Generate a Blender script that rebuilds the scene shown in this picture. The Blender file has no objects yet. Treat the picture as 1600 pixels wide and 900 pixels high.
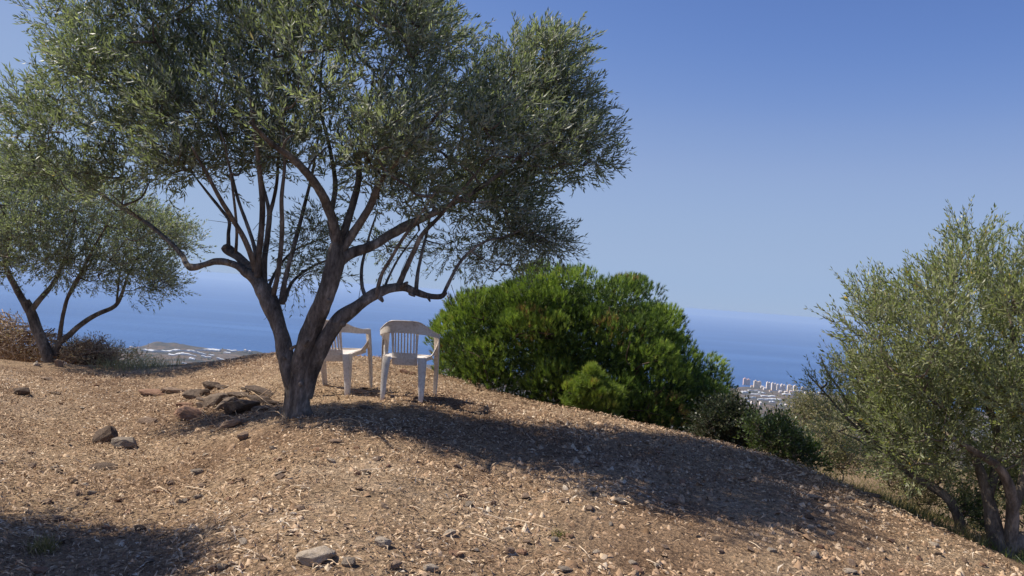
import bpy, bmesh, math, random
import numpy as np
from mathutils import Vector, Matrix

random.seed(11)
rng = np.random.default_rng(11)
sc = bpy.context.scene
col = sc.collection
R_ = math.radians

# ------------------------------------------------------------------ camera
F = 1250.0                 # focal length in photo pixels (1600 wide)
ROLL = R_(4.3)
PITCH = math.atan(11 / F)
cam_d = bpy.data.cameras.new('camera')
cam = bpy.data.objects.new('camera', cam_d)
col.objects.link(cam)
cam_d.sensor_width = 36.0
cam_d.lens = 36.0 * F / 1600.0
cam_d.clip_start = 0.05
cam_d.clip_end = 200000
cR, sR, cP, sP = math.cos(ROLL), math.sin(ROLL), math.cos(PITCH), math.sin(PITCH)
right = Vector((cR, 0, sR))
up0 = Vector((-sR, 0, cR))
fwd = Vector((0, cP, sP))
right = (right - fwd * right.dot(fwd)).normalized()
up = right.cross(fwd)
m = Matrix((right, up, -fwd)).transposed().to_4x4()
cam.matrix_world = m
sc.camera = cam

def ray(px, py):
    return right * (px - 800) - up * (py - 450) + fwd * F

def P(px, py, d):
    """the place seen at photo pixel (px, py) at a distance d along +Y"""
    r = ray(px, py)
    return r * (d / r.y)

# ------------------------------------------------------------------ light
SUN_EL, SUN_AZ = R_(50), R_(-80)        # azimuth from +Y towards +X
w = bpy.data.worlds.new('World'); sc.world = w; w.use_nodes = True
nt = w.node_tree; nt.nodes.clear()
sky = nt.nodes.new('ShaderNodeTexSky'); sky.sky_type = 'NISHITA'; sky.sun_disc = False
sky.sun_elevation = SUN_EL; sky.sun_rotation = SUN_AZ
sky.altitude = 450; sky.air_density = 0.6; sky.dust_density = 0.15; sky.ozone_density = 6
sc1 = nt.nodes.new('ShaderNodeVectorMath'); sc1.operation = 'SCALE'; sc1.inputs['Scale'].default_value = 0.1
tone = nt.nodes.new('ShaderNodeRGBCurve')                       # the phone camera's tone response, as monotone curves
def set_curve(cv, pts):
    while len(cv.points) < len(pts): cv.points.new(.5, .5)
    for p_, (x_, y_) in zip(cv.points, pts): p_.location = (x_, y_); p_.handle_type = 'AUTO_CLAMPED'
set_curve(tone.mapping.curves[0], [(0, 0), (.067, .119), (.088, .178), (.108, .240), (.139, .293), (.246, .338), (.364, .345), (1, .46)])
set_curve(tone.mapping.curves[1], [(0, 0), (.133, .222), (.172, .294), (.21, .357), (.267, .412), (.42, .456), (.535, .466), (1, .53)])
set_curve(tone.mapping.curves[2], [(0, 0), (.289, .525), (.358, .597), (.42, .630), (.504, .658), (.648, .672), (.70, .680), (1, .72)])
tone.mapping.update()
sc2 = nt.nodes.new('ShaderNodeVectorMath'); sc2.operation = 'SCALE'; sc2.inputs['Scale'].default_value = 8.4
bg = nt.nodes.new('ShaderNodeBackground'); bg.inputs[1].default_value = 0.10
wo = nt.nodes.new('ShaderNodeOutputWorld')
nt.links.new(sky.outputs[0], sc1.inputs[0]); nt.links.new(sc1.outputs[0], tone.inputs['Color']); nt.links.new(tone.outputs[0], sc2.inputs[0]); nt.links.new(sc2.outputs[0], bg.inputs[0]); nt.links.new(bg.outputs[0], wo.inputs[0])
sd = bpy.data.lights.new('sun', 'SUN'); sd.energy = 5.0; sd.angle = R_(0.55); sd.color = (1.0, 0.92, 0.80)
so = bpy.data.objects.new('sun', sd); col.objects.link(so)
to_sun = Vector((math.sin(SUN_AZ) * math.cos(SUN_EL), math.cos(SUN_AZ) * math.cos(SUN_EL), math.sin(SUN_EL)))
so.rotation_euler = to_sun.to_track_quat('Z', 'Y').to_euler()
so.location = (-6, 4, 12)
sc.view_settings.view_transform = 'Standard'
sc.view_settings.look = 'None'
sc.view_settings.exposure = 0.27
sc.view_settings.gamma = 1.0
sc.cycles.max_bounces = 6
sc.cycles.transparent_max_bounces = 8
sc.cycles.volume_bounces = 1

# ------------------------------------------------------------------ helpers
def tag(o, label=None, cat=None, group=None, kind=None):
    if label: o['label'] = label
    if cat: o['category'] = cat
    if group: o['group'] = group
    if kind: o['kind'] = kind
    return o

def link_mesh(name, me, mats, parent=None):
    o = bpy.data.objects.new(name, me)
    for mt in (mats if isinstance(mats, (list, tuple)) else [mats]):
        if mt.name not in [x.name for x in me.materials]:
            me.materials.append(mt)
    col.objects.link(o)
    if parent is not None:
        o.parent = parent
    return o

def empty(name, loc, rz=0.0):
    o = bpy.data.objects.new(name, None)
    o.empty_display_size = 0.2
    o.location = loc; o.rotation_euler = (0, 0, rz)
    col.objects.link(o)
    return o

def np_mesh(name, verts, faces, attr=None, smooth=False):
    """verts (n,3), faces (m,k) all of k corners; attr: name -> per-face float"""
    me = bpy.data.meshes.new(name)
    verts = np.asarray(verts, dtype=np.float32); faces = np.asarray(faces, dtype=np.int32)
    nf, k = faces.shape
    me.vertices.add(len(verts)); me.vertices.foreach_set('co', verts.ravel())
    me.loops.add(nf * k); me.loops.foreach_set('vertex_index', faces.ravel())
    me.polygons.add(nf)
    me.polygons.foreach_set('loop_start', np.arange(0, nf * k, k, dtype=np.int32))
    me.polygons.foreach_set('loop_total', np.full(nf, k, dtype=np.int32))
    if smooth:
        me.polygons.foreach_set('use_smooth', np.ones(nf, dtype=bool))
    me.update(calc_edges=True)
    if attr:
        for an, av in attr.items():
            a = me.attributes.new(an, 'FLOAT', 'FACE')
            a.data.foreach_set('value', np.asarray(av, dtype=np.float32))
    return me

def _hash(ix, iy, seed):
    h = (ix.astype(np.int64) * 374761393 + iy.astype(np.int64) * 668265263 + seed * 974634777) & 0x7fffffff
    h = ((h ^ (h >> 13)) * 1274126177) & 0x7fffffff
    return ((h ^ (h >> 16)) & 0xffff) / 65535.0

def vnoise(x, y, seed=0):
    x = np.asarray(x, float); y = np.asarray(y, float)
    ix = np.floor(x); iy = np.floor(y); fx = x - ix; fy = y - iy
    fx = fx * fx * (3 - 2 * fx); fy = fy * fy * (3 - 2 * fy)
    a = _hash(ix, iy, seed); b = _hash(ix + 1, iy, seed); c = _hash(ix, iy + 1, seed); d = _hash(ix + 1, iy + 1, seed)
    return (a + (b - a) * fx) * (1 - fy) + (c + (d - c) * fx) * fy - 0.5

def fbm(x, y, seed=0, octv=4):
    s = 0; amp = 1.0
    for i in range(octv):
        s = s + amp * vnoise(x * 2 ** i + 13.7 * i, y * 2 ** i - 7.1 * i, seed + i); amp *= 0.5
    return s

def sstep(a, b, x):
    t = np.clip((x - a) / (b - a), 0, 1)
    return t * t * (3 - 2 * t)

# ------------------------------------------------------------------ terrain height
CREST = [(-400, 540, 10.5), (-200, 545, 11), (0, 556, 11.5), (60, 566, 12), (180, 572, 12.5), (240, 575, 12.5), (300, 570, 12.5),
         (350, 559, 12.5), (400, 552, 12.3), (430, 548, 12.2), (520, 552, 12), (600, 556, 12), (700, 590, 10.8), (800, 625, 9.8),
         (900, 640, 9.2), (1000, 662, 8.8), (1090, 684, 8.4), (1200, 716, 7.8), (1260, 736, 7.4), (1350, 776, 6.9),
         (1450, 822, 6.3), (1520, 860, 5.9), (1600, 896, 5.5), (1800, 1010, 4.9)]
_c = [P(*c) for c in CREST]
c_az = np.array([-math.pi, -1.2] + [math.atan2(v.x, v.y) for v in _c] + [1.3, math.pi])
c_R = np.array([9.0, 9.0] + [math.hypot(v.x, v.y) for v in _c] + [6.0, 9.0])
c_z = np.array([-1.5, -1.5] + [v.z + 0.02 for v in _c] + [-2.1, -1.5])
_fa = np.linspace(-math.pi, math.pi, 2881)
_kw = np.exp(-.5 * (np.arange(-60, 61) / 14.0) ** 2); _kw /= _kw.sum()
_sm = lambda v: np.convolve(np.pad(v, 60, mode='edge'), _kw, 'valid')
c_R, c_z, c_az = _sm(np.interp(_fa, c_az, c_R)), _sm(np.interp(_fa, c_az, c_z)), _fa
Z0 = -1.5
SEA = -450.0
LN = math.log

def H(x, y, micro=True):
    x = np.asarray(x, float); y = np.asarray(y, float)
    r = np.hypot(x, y) + 1e-6; a = np.arctan2(x, y)
    R = np.interp(a, c_az, c_R); zc = np.interp(a, c_az, c_z)
    q = np.clip(r / R, 0, 1.25); q1 = np.minimum(q, 1)
    up_ = 1 - (1 - q1) ** 1.6; dn = q ** 1.7
    wgt = sstep(-0.1, 0.15, zc - Z0)
    zin = Z0 + (zc - Z0) * (up_ * wgt + dn * (1 - wgt))
    # beyond the crest
    tC = -zc / R
    lr = np.log(r)
    ext_c = [(16, .235), (30, .27), (100, .25), (500, .22), (1500, .18), (2500, .143), (3500, .1238), (4700, .0955), (5150, .0892), (9000, .056)]
    ext_r = [(12, .205), (20, .168), (45, .136), (70, .132), (110, .17), (500, .2), (1500, .165), (2300, .126), (2700, .128), (3500, .119), (5150, .0872), (5600, .0836), (9000, .056)]
    def prof(nodes):
        lx = [LN(n[0]) for n in nodes]; ly = [n[1] for n in nodes]
        t = np.interp(lr, lx, ly)
        f = np.clip((lr - np.log(R)) / (lx[0] - np.log(R)), 0, 1)
        return np.where(lr < lx[0], tC + (ly[0] - tC) * f, t)
    ta = np.tan(np.clip(a, -1.4, 1.4))
    wr = sstep(.27, .33, ta)
    tan = prof(ext_c) * (1 - wr) + prof(ext_r) * wr
    zout = -r * tan
    far = sstep(150, 900, r)
    n = fbm(x / 420.0, y / 420.0, 5, 5)
    zout = zout + far * n * 26 * (1 - sstep(4300, 4900, r) * 0.8)
    # headland and inland hill on the left, ridge on the right
    def bump(az_px, d, h, wd, wr_):
        v = P(az_px, 480, d)
        return h * np.exp(-((x - v.x) / wd) ** 2 - ((y - v.y) / wr_) ** 2)
    zb = bump(252, 4600, 30, 60, 150) + bump(278, 4620, 24, 70, 150) + bump(305, 4630, 16, 90, 150) + bump(352, 4500, 22, 90, 160) \
        + bump(400, 4400, 14, 120, 160) + bump(310, 4000, 22, 220, 200) + bump(225, 3900, 10, 200, 200)
    zb = zb + 16 * np.exp(-((x + 1650) / 700) ** 2) * sstep(3000, 3800, r) * (1 - sstep(4620, 4800, r))
    zb = zb + 14 * wr * sstep(3500, 4200, r) * (1 - sstep(5020, 5180, r)) * (1 - .3 * wr)
    zout = zout + zb * (1 + 0.5 * fbm(x / 60, y / 60, 9, 3))
    k = 0.12
    z_a = np.where(r > R * 1.25, 1e3, zin + 0.0)
    z_in2 = np.where(r > R, zin + (r - R) * 0.02, zin)
    z_o2 = np.where(r < R, zc + (R - r) * 0.35, zout)
    h = np.clip(k - np.abs(z_in2 - z_o2), 0, None) / k
    zmin = np.minimum(z_in2, z_o2) - h * h * k * 0.25
    z = np.where(r < R * 1.2, zmin, np.minimum(zout, z_in2))
    if micro:
        near = 1 - sstep(14, 40, r)
        z = z + 0.13 * (x + 1.28) * np.exp(-((x + 1.28) / 1.15) ** 2 - ((y - 8.3) / 1.0) ** 2)
        z = z + near * (0.06 * fbm(x / 1.3, y / 1.3, 21, 3) + 0.022 * fbm(x / .28, y / .28, 31, 3))
    return z

def H1(x, y):
    return float(H(np.array([x]), np.array([y]))[0])

def G(px, py, lo=2.5, hi=40):
    """first point of the ground under photo pixel (px, py)"""
    r = ray(px, py); ds = np.linspace(lo, hi, 2500)
    x = r.x / r.y * ds; z = r.z / r.y * ds
    hit = np.nonzero(z < H(x, ds))[0]
    d = ds[hit[0]] if len(hit) else hi
    return Vector((r.x / r.y * d, d, H1(r.x / r.y * d, d)))

# ------------------------------------------------------------------ materials
def newmat(name):
    mt = bpy.data.materials.new(name); mt.use_nodes = True
    n = mt.node_tree; b = n.nodes['Principled BSDF']
    return mt, n, b

def noise_node(n, scale, detail=6, rough=0.6, vec=None, dist=0.0):
    t = n.nodes.new('ShaderNodeTexNoise'); t.inputs['Scale'].default_value = scale
    t.inputs['Detail'].default_value = detail; t.inputs['Roughness'].default_value = rough
    t.inputs['Distortion'].default_value = dist
    if vec is not None: n.links.new(vec, t.inputs['Vector'])
    return t

def ramp(n, fac, stops):
    r = n.nodes.new('ShaderNodeValToRGB'); e = r.color_ramp.elements
    e[0].position = stops[0][0]; e[0].color = (*stops[0][1], 1)
    e[1].position = stops[-1][0]; e[1].color = (*stops[-1][1], 1)
    for p_, c_ in stops[1:-1]:
        k = e.new(p_); k.color = (*c_, 1)
    n.links.new(fac, r.inputs[0])
    return r

def mixc(n, fac, a, b, mode='MIX'):
    mx = n.nodes.new('ShaderNodeMix'); mx.data_type = 'RGBA'; mx.blend_type = mode
    for sock, v in ((mx.inputs[0], fac), (mx.inputs[6], a), (mx.inputs[7], b)):
        if hasattr(v, 'is_linked') or hasattr(v, 'links'): n.links.new(v, sock)
        elif isinstance(v, tuple): sock.default_value = (*v, 1)
        else: sock.default_value = v
    return mx.outputs[2]

def bump_node(n, h, strength, dist, prev=None):
    b = n.nodes.new('ShaderNodeBump'); b.inputs['Strength'].default_value = strength; b.inputs['Distance'].default_value = dist
    n.links.new(h, b.inputs['Height'])
    if prev is not None: n.links.new(prev, b.inputs['Normal'])
    return b.outputs[0]

def objco(n):
    return n.nodes.new('ShaderNodeTexCoord').outputs['Object']

def mat_ground():
    mt, n, b = newmat('earth_and_gravel')
    co = objco(n)
    n1 = noise_node(n, 0.7, 5, .6, co); n2 = noise_node(n, 26, 8, .7, co); n3 = noise_node(n, 120, 4, .7, co)
    c1 = ramp(n, n1.outputs[0], [(.34, (.25, .165, .105)), (.46, (.39, .275, .18)), (.56, (.46, .34, .225)), (.68, (.55, .43, .31))])
    c2 = ramp(n, n2.outputs[0], [(.36, (.30, .27, .25)), (.5, (.95, .93, .9)), (.64, (1.5, 1.42, 1.3))])
    cc = mixc(n, 0.85, c1.outputs[0], c2.outputs[0], 'MULTIPLY')
    c3 = ramp(n, n3.outputs[0], [(.35, (.6, .55, .5)), (.6, (1.15, 1.12, 1.08))])
    cc = mixc(n, 0.7, cc, c3.outputs[0], 'MULTIPLY')
    n.links.new(cc, b.inputs['Base Color']); b.inputs['Roughness'].default_value = .95
    b.inputs['Specular IOR Level'].default_value = .2
    vo = n.nodes.new('ShaderNodeTexVoronoi'); vo.inputs['Scale'].default_value = 45; n.links.new(co, vo.inputs['Vector'])
    bb = bump_node(n, n2.outputs[0], 1.0, .05); bb = bump_node(n, vo.outputs[0], 1.0, .02, bb); bb = bump_node(n, n3.outputs[0], .8, .008, bb)
    n.links.new(bb, b.inputs['Normal'])
    return mt

def mat_hills():
    mt, n, b = newmat('hillside')
    co = objco(n)
    n1 = noise_node(n, .0035, 8, .65, co, .6); n2 = noise_node(n, .03, 6, .7, co); n3 = noise_node(n, .8, 6, .7, co)
    c1 = ramp(n, n1.outputs[0], [(.33, (.040, .044, .040)), (.46, (.075, .072, .066)), (.55, (.16, .118, .090)), (.64, (.065, .068, .064))])
    c2 = ramp(n, n2.outputs[0], [(.35, (.55, .58, .5)), (.6, (1.25, 1.2, 1.15))])
    cc = mixc(n, .8, c1.outputs[0], c2.outputs[0], 'MULTIPLY')
    c3 = ramp(n, n3.outputs[0], [(.35, (.6, .6, .55)), (.6, (1.2, 1.15, 1.1))])
    cc = mixc(n, .6, cc, c3.outputs[0], 'MULTIPLY')
    n.links.new(cc, b.inputs['Base Color']); b.inputs['Roughness'].default_value = 1
    b.inputs['Specular IOR Level'].default_value = .1
    n.links.new(bump_node(n, n3.outputs[0], .8, .6), b.inputs['Normal'])
    return mt

def mat_sea():
    mt, n, b = newmat('sea_water')
    co = objco(n)
    mp = n.nodes.new('ShaderNodeMapping'); mp.inputs['Scale'].default_value = (1, 4.5, 1); n.links.new(co, mp.inputs[0])
    n1 = noise_node(n, .00022, 5, .55, mp.outputs[0], .5)
    c1 = ramp(n, n1.outputs[0], [(.38, (.020, .085, .25)), (.5, (.027, .10, .28)), (.65, (.046, .134, .34))])
    n.links.new(c1.outputs[0], b.inputs['Base Color'])
    b.inputs['Roughness'].default_value = .38; b.inputs['IOR'].default_value = 1.33
    b.inputs['Specular IOR Level'].default_value = .25
    n2 = noise_node(n, .02, 3, .6, co)
    n.links.new(bump_node(n, n2.outputs[0], .6, 20), b.inputs['Normal'])
    return mt

def mat_leaf(name, top, under, trans=.28, rough=.42, spec=.5):
    """top: list of ramp stops; under: colour of the underside"""
    mt, n, b = newmat(name)
    at = n.nodes.new('ShaderNodeAttribute'); at.attribute_name = 'tint'
    c = ramp(n, at.outputs['Fac'], top)
    ge = n.nodes.new('ShaderNodeNewGeometry')
    if under is not None:
        un = mixc(n, .72, c.outputs[0], under)
        cc = mixc(n, ge.outputs['Backfacing'], c.outputs[0], un)
    else:
        cc = c.outputs[0]
    n.links.new(cc, b.inputs['Base Color']); b.inputs['Roughness'].default_value = rough
    b.inputs['Specular IOR Level'].default_value = spec
    tr = n.nodes.new('ShaderNodeBsdfTranslucent')
    tc = mixc(n, 1.0, c.outputs[0], (1.35, 1.5, .8), 'MULTIPLY'); n.links.new(tc, tr.inputs[0])
    ms = n.nodes.new('ShaderNodeMixShader'); ms.inputs[0].default_value = trans
    out = n.nodes['Material Output']
    n.links.new(b.outputs[0], ms.inputs[1]); n.links.new(tr.outputs[0], ms.inputs[2]); n.links.new(ms.outputs[0], out.inputs[0])
    return mt

def mat_tint(name, stops, rough=.9, bumpy=None):
    """colour by the per-piece attribute tint"""
    mt, n, b = newmat(name)
    at = n.nodes.new('ShaderNodeAttribute'); at.attribute_name = 'tint'
    c = ramp(n, at.outputs['Fac'], stops)
    cc = c.outputs[0]
    co = objco(n)
    nn = noise_node(n, 70, 5, .65, co)
    c2 = ramp(n, nn.outputs[0], [(.3, (.6, .58, .56)), (.65, (1.2, 1.2, 1.2))])
    cc = mixc(n, .7, cc, c2.outputs[0], 'MULTIPLY')
    n.links.new(cc, b.inputs['Base Color']); b.inputs['Roughness'].default_value = rough
    b.inputs['Specular IOR Level'].default_value = .25
    if bumpy: n.links.new(bump_node(n, nn.outputs[0], .6, bumpy), b.inputs['Normal'])
    return mt

def mat_bark(name, dark, light, scale=1.0):
    mt, n, b = newmat(name)
    co = objco(n)
    mp = n.nodes.new('ShaderNodeMapping'); mp.inputs['Scale'].default_value = (1, 1, .35); n.links.new(co, mp.inputs[0])
    n1 = noise_node(n, 9 * scale, 6, .65, mp.outputs[0], .4); n2 = noise_node(n, 55 * scale, 6, .7, mp.outputs[0])
    c1 = ramp(n, n1.outputs[0], [(.34, dark), (.54, light), (.66, tuple(min(1, v * 1.8) for v in light))])
    c2 = ramp(n, n2.outputs[0], [(.35, (.5, .47, .45)), (.62, (1.15, 1.15, 1.15))])
    cc = mixc(n, .8, c1.outputs[0], c2.outputs[0], 'MULTIPLY')
    n.links.new(cc, b.inputs['Base Color']); b.inputs['Roughness'].default_value = .93
    b.inputs['Specular IOR Level'].default_value = .2
    bb = bump_node(n, n1.outputs[0], .9, .04); bb = bump_node(n, n2.outputs[0], .8, .012, bb)
    n.links.new(bb, b.inputs['Normal'])
    return mt

def mat_stone(name, dark, light):
    mt, n, b = newmat(name)
    co = objco(n)
    oi = n.nodes.new('ShaderNodeObjectInfo')
    n1 = noise_node(n, 7, 7, .7, co, .5); n2 = noise_node(n, 60, 5, .7, co)
    c1 = ramp(n, n1.outputs[0], [(.34, dark), (.62, light)])
    c2 = ramp(n, n2.outputs[0], [(.35, (.62, .6, .58)), (.6, (1.12, 1.12, 1.12))])
    cc = mixc(n, .8, c1.outputs[0], c2.outputs[0], 'MULTIPLY')
    n.links.new(cc, b.inputs['Base Color']); b.inputs['Roughness'].default_value = .9
    b.inputs['Specular IOR Level'].default_value = .25
    bb = bump_node(n, n1.outputs[0], .6, .03); bb = bump_node(n, n2.outputs[0], .6, .006, bb)
    n.links.new(bb, b.inputs['Normal'])
    return mt

def mat_plain(name, c, rough=.8, var=.2, scale=8, spec=.3):
    mt, n, b = newmat(name)
    co = objco(n)
    n1 = noise_node(n, scale, 6, .65, co)
    lo = tuple(v * (1 - var) for v in c); hi = tuple(min(1, v * (1 + var)) for v in c)
    c1 = ramp(n, n1.outputs[0], [(.35, lo), (.65, hi)])
    n.links.new(c1.outputs[0], b.inputs['Base Color']); b.inputs['Roughness'].default_value = rough
    b.inputs['Specular IOR Level'].default_value = spec
    return mt

M_ground = mat_ground(); M_hills = mat_hills(); M_sea = mat_sea()
OLIVE_TOP = [(0, (.085, .100, .060)), (.4, (.165, .190, .115)), (.75, (.26, .285, .185)), (.96, (.38, .40, .28)), (1, (.27, .20, .08))]
M_olive = mat_leaf('olive_leaves', OLIVE_TOP, (.54, .56, .49), .48, .45, .4)
M_olive_r = mat_leaf('olive_leaves_young', [(0, (.12, .135, .055)), (.4, (.235, .26, .12)), (.75, (.36, .38, .20)), (.975, (.48, .46, .24)), (.985, (.62, .36, .03)), (1, (.66, .40, .04))], (.42, .43, .26), .46, .42, .45)
M_pine = mat_leaf('pine_needles', [(0, (.028, .045, .018)), (.3, (.07, .115, .03)), (.55, (.22, .31, .06)), (.9, (.44, .54, .12)), (.94, (.24, .17, .07)), (1, (.30, .17, .09))], None, .25, .5, .35)
M_pine_y = mat_leaf('young_pine_needles', [(0, (.09, .13, .025)), (.5, (.23, .31, .055)), (.85, (.42, .47, .09)), (1, (.30, .17, .07))], None, .25, .5, .35)
M_shrub_d = mat_leaf('dark_shrub_leaves', [(0, (.025, .035, .018)), (.6, (.045, .062, .028)), (1, (.11, .10, .06))], None, .15, .45, .4)
M_shrub_g = mat_leaf('green_shrub_leaves', [(0, (.045, .075, .022)), (.6, (.085, .13, .035)), (1, (.18, .19, .07))], None, .25, .4, .5)
M_scrub = mat_leaf('scrub_leaves', [(0, (.12, .13, .06)), (.5, (.27, .26, .14)), (.8, (.40, .34, .20)), (1, (.50, .42, .27))], None, .25, .6, .3)
M_drygrass = mat_leaf('dry_grass', [(0, (.10, .12, .04)), (.5, (.24, .20, .10)), (1, (.40, .31, .17))], None, .3, .7, .2)
M_drytwig = mat_tint('dry_twigs', [(0, (.18, .115, .075)), (.5, (.42, .31, .22)), (1, (.62, .50, .38))])
M_bark = mat_bark('olive_bark', (.065, .055, .047), (.205, .175, .145))
M_bark_p = mat_bark('pale_bark', (.10, .08, .06), (.24, .195, .15))
M_pinebark = mat_bark('pine_bark', (.05, .035, .025), (.14, .10, .07))
PEB = [(0, (.17, .105, .058)), (.3, (.34, .22, .135)), (.55, (.48, .335, .215)), (.8, (.58, .43, .29)), (.95, (.62, .49, .34)), (1, (.68, .57, .43))]
M_peb = mat_tint('gravel_bits', PEB, .92, .004)
M_litter = mat_tint('straw_and_leaf_litter', [(0, (.115, .068, .042)), (.3, (.31, .20, .125)), (.6, (.54, .39, .25)), (.88, (.66, .50, .33)), (1, (.82, .70, .54))], .8)
M_slate = mat_stone('dark_slate', (.085, .060, .043), (.19, .138, .10))
M_tanstone = mat_stone('tan_stone', (.20, .135, .095), (.36, .26, .185))
M_redstone = mat_stone('reddish_stone', (.22, .12, .075), (.40, .245, .16))
M_heapstone = mat_stone('weathered_brown_stone', (.12, .088, .065), (.27, .205, .15))
M_palestone = mat_stone('pale_grey_stone', (.36, .29, .21), (.55, .46, .36))
M_greystone = mat_stone('grey_stone', (.19, .155, .12), (.36, .295, .23))

# ------------------------------------------------------------------ setting: ground, hills, sea
def polar(name, rs, az, mat):
    A, Rr = np.meshgrid(az, rs)
    X = Rr * np.sin(A); Y = Rr * np.cos(A); Z = H(X, Y)
    nr, na = X.shape
    V = np.stack([X, Y, Z], -1).reshape(-1, 3)
    i = np.arange(nr - 1)[:, None]; j = np.arange(na - 1)[None, :]
    a = i * na + j
    Fc = np.stack([a, a + 1, a + na + 1, a + na], -1).reshape(-1, 4)
    me = np_mesh(name, V, Fc[:, ::-1], smooth=True)
    return link_mesh(name, me, mat)

az_in = np.linspace(-.72, .72, 430)
az = np.concatenate([np.linspace(-math.pi, -.75, 50), az_in, np.linspace(.75, math.pi, 50)])
rs1 = np.concatenate([[0.01, .5, 1, 1.5, 2, 2.5, 3], np.linspace(3.1, 14, 330), np.linspace(14.3, 30, 40)])
tag(polar('ground', rs1, az, M_ground), kind='structure')
rs2 = np.concatenate([np.geomspace(30, 1500, 60), np.geomspace(1530, 9000, 110)])
tag(polar('hills', rs2, az, M_hills), kind='structure')
bm = bmesh.new()
S = 60000
vs = [bm.verts.new((S * math.cos(k * math.pi / 32), S * math.sin(k * math.pi / 32), SEA)) for k in range(64)]
bm.faces.new(vs); me = bpy.data.meshes.new('sea'); bm.to_mesh(me); bm.free()
tag(link_mesh('sea', me, M_sea), kind='structure')

# haze: a closed box round everything
bm = bmesh.new(); bmesh.ops.create_cube(bm, size=1)
for v in bm.verts:
    v.co = Vector((v.co.x * 130000, v.co.y * 130000, -452.0 if v.co.z < 0 else 9.0))
me = bpy.data.meshes.new('haze'); bm.to_mesh(me); bm.free()
mt = bpy.data.materials.new('haze_air'); mt.use_nodes = True; n = mt.node_tree; n.nodes.clear()
pv = n.nodes.new('ShaderNodeVolumePrincipled'); pv.inputs['Color'].default_value = (.55, .71, .92, 1)
pv.inputs['Density'].default_value = 4.6e-5; pv.inputs['Anisotropy'].default_value = 0.1
on = n.nodes.new('ShaderNodeOutputMaterial'); n.links.new(pv.outputs[0], on.inputs['Volume'])
tag(link_mesh('haze', me, mt), kind='stuff', label='thin pale blue haze over sea and coast')

# ------------------------------------------------------------------ geometry accumulators
class Acc:
    def __init__(s): s.v = []; s.f = []; s.n = 0; s.t = []
    def add(s, V, Fc, tint=None):
        V = np.asarray(V, float); Fc = np.asarray(Fc)
        s.v.append(V); s.f.append(Fc + s.n); s.n += len(V)
        s.t.append(np.full(len(Fc), rng.random()) if tint is None else np.broadcast_to(tint, (len(Fc),)))
    def build(s, name, mat, parent=None, smooth=False, kind=None):
        me = np_mesh(name, np.concatenate(s.v), np.concatenate(s.f), {'tint': np.concatenate(s.t)}, smooth)
        o = link_mesh(name, me, mat, parent)
        if kind: o['kind'] = kind
        return o

def catmull(pts, sub=4):
    pts = [np.array(p, float) for p in pts]
    if len(pts) < 3: sub = max(sub, 2)
    out = []
    for i in range(len(pts) - 1):
        p0 = pts[max(i - 1, 0)]; p1 = pts[i]; p2 = pts[i + 1]; p3 = pts[min(i + 2, len(pts) - 1)]
        for k in range(sub):
            t = k / sub
            out.append(.5 * ((2 * p1) + (-p0 + p2) * t + (2 * p0 - 5 * p1 + 4 * p2 - p3) * t * t + (-p0 + 3 * p1 - 3 * p2 + p3) * t ** 3))
    out.append(pts[-1])
    return np.array(out)

def tube(acc, pts, rad, sides=10, lump=0.12, sub=4, seed=0, tint=None):
    """pts (n,3) + rad (n): a tapered, knobbly tube"""
    q = catmull([list(p) + [r] for p, r in zip(pts, rad)], sub)
    c = q[:, :3]; r = np.maximum(q[:, 3], .0008)
    n = len(c)
    t = np.gradient(c, axis=0); t /= np.linalg.norm(t, axis=1)[:, None] + 1e-9
    ref = np.array([0.31, 1, 0.17]); ref /= np.linalg.norm(ref)
    u = np.empty_like(c)
    u0 = np.cross(t[0], ref); u0 /= np.linalg.norm(u0); u[0] = u0
    for i in range(1, n):
        w_ = u[i - 1] - t[i] * np.dot(u[i - 1], t[i]); u[i] = w_ / (np.linalg.norm(w_) + 1e-9)
    v = np.cross(t, u)
    a = np.linspace(0, 2 * math.pi, sides, endpoint=False)
    rr = r[:, None] * np.ones(sides)[None, :]
    if lump:
        s_ = np.cumsum(np.r_[0, np.linalg.norm(np.diff(c, axis=0), axis=1)])
        nz = vnoise(np.cos(a)[None, :] * 1.7 + s_[:, None] / (r.max() * 2.2) + seed * 7.3, np.sin(a)[None, :] * 1.7 + seed * 3.1 + 0 * s_[:, None], seed + 3)
        nz2 = vnoise(np.cos(a)[None, :] * 4 + s_[:, None] / (r.max() * .9), np.sin(a)[None, :] * 4 + seed + 0 * s_[:, None], seed + 8)
        rr = rr * (1 + lump * 2 * nz + lump * nz2)
    V = c[:, None, :] + rr[:, :, None] * (np.cos(a)[None, :, None] * u[:, None, :] + np.sin(a)[None, :, None] * v[:, None, :])
    V = V.reshape(-1, 3)
    i = np.arange(n - 1)[:, None] * sides; j = np.arange(sides)[None, :]; j2 = (j + 1) % sides
    Fc = np.stack([i + j, i + j2, i + sides + j2, i + sides + j], -1).reshape(-1, 4)
    # end caps as quads fan (degenerate-free: centre vertex used twice is avoided by collapsing ring to centre)
    k = len(V)
    V = np.vstack([V, c[0] - t[0] * r[0] * .2, c[-1] + t[-1] * r[-1] * .3])
    caps = []
    for jj in range(0, sides - 1, 2):
        caps.append([k, (jj + 2) % sides, jj + 1, jj]); o_ = (n - 1) * sides
        caps.append([k + 1, o_ + jj, o_ + jj + 1, o_ + (jj + 2) % sides])
    acc.add(V, np.vstack([Fc, np.array(caps)]), tint)
    return c

def perp_frames(d):
    ref = np.tile(np.array([0.0, 0.0, 1.0]), (len(d), 1)); ref[np.abs(d[:, 2]) > .93] = (1, 0, 0)
    u = np.cross(d, ref); u /= np.linalg.norm(u, axis=1)[:, None]
    return u, np.cross(d, u)

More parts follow.
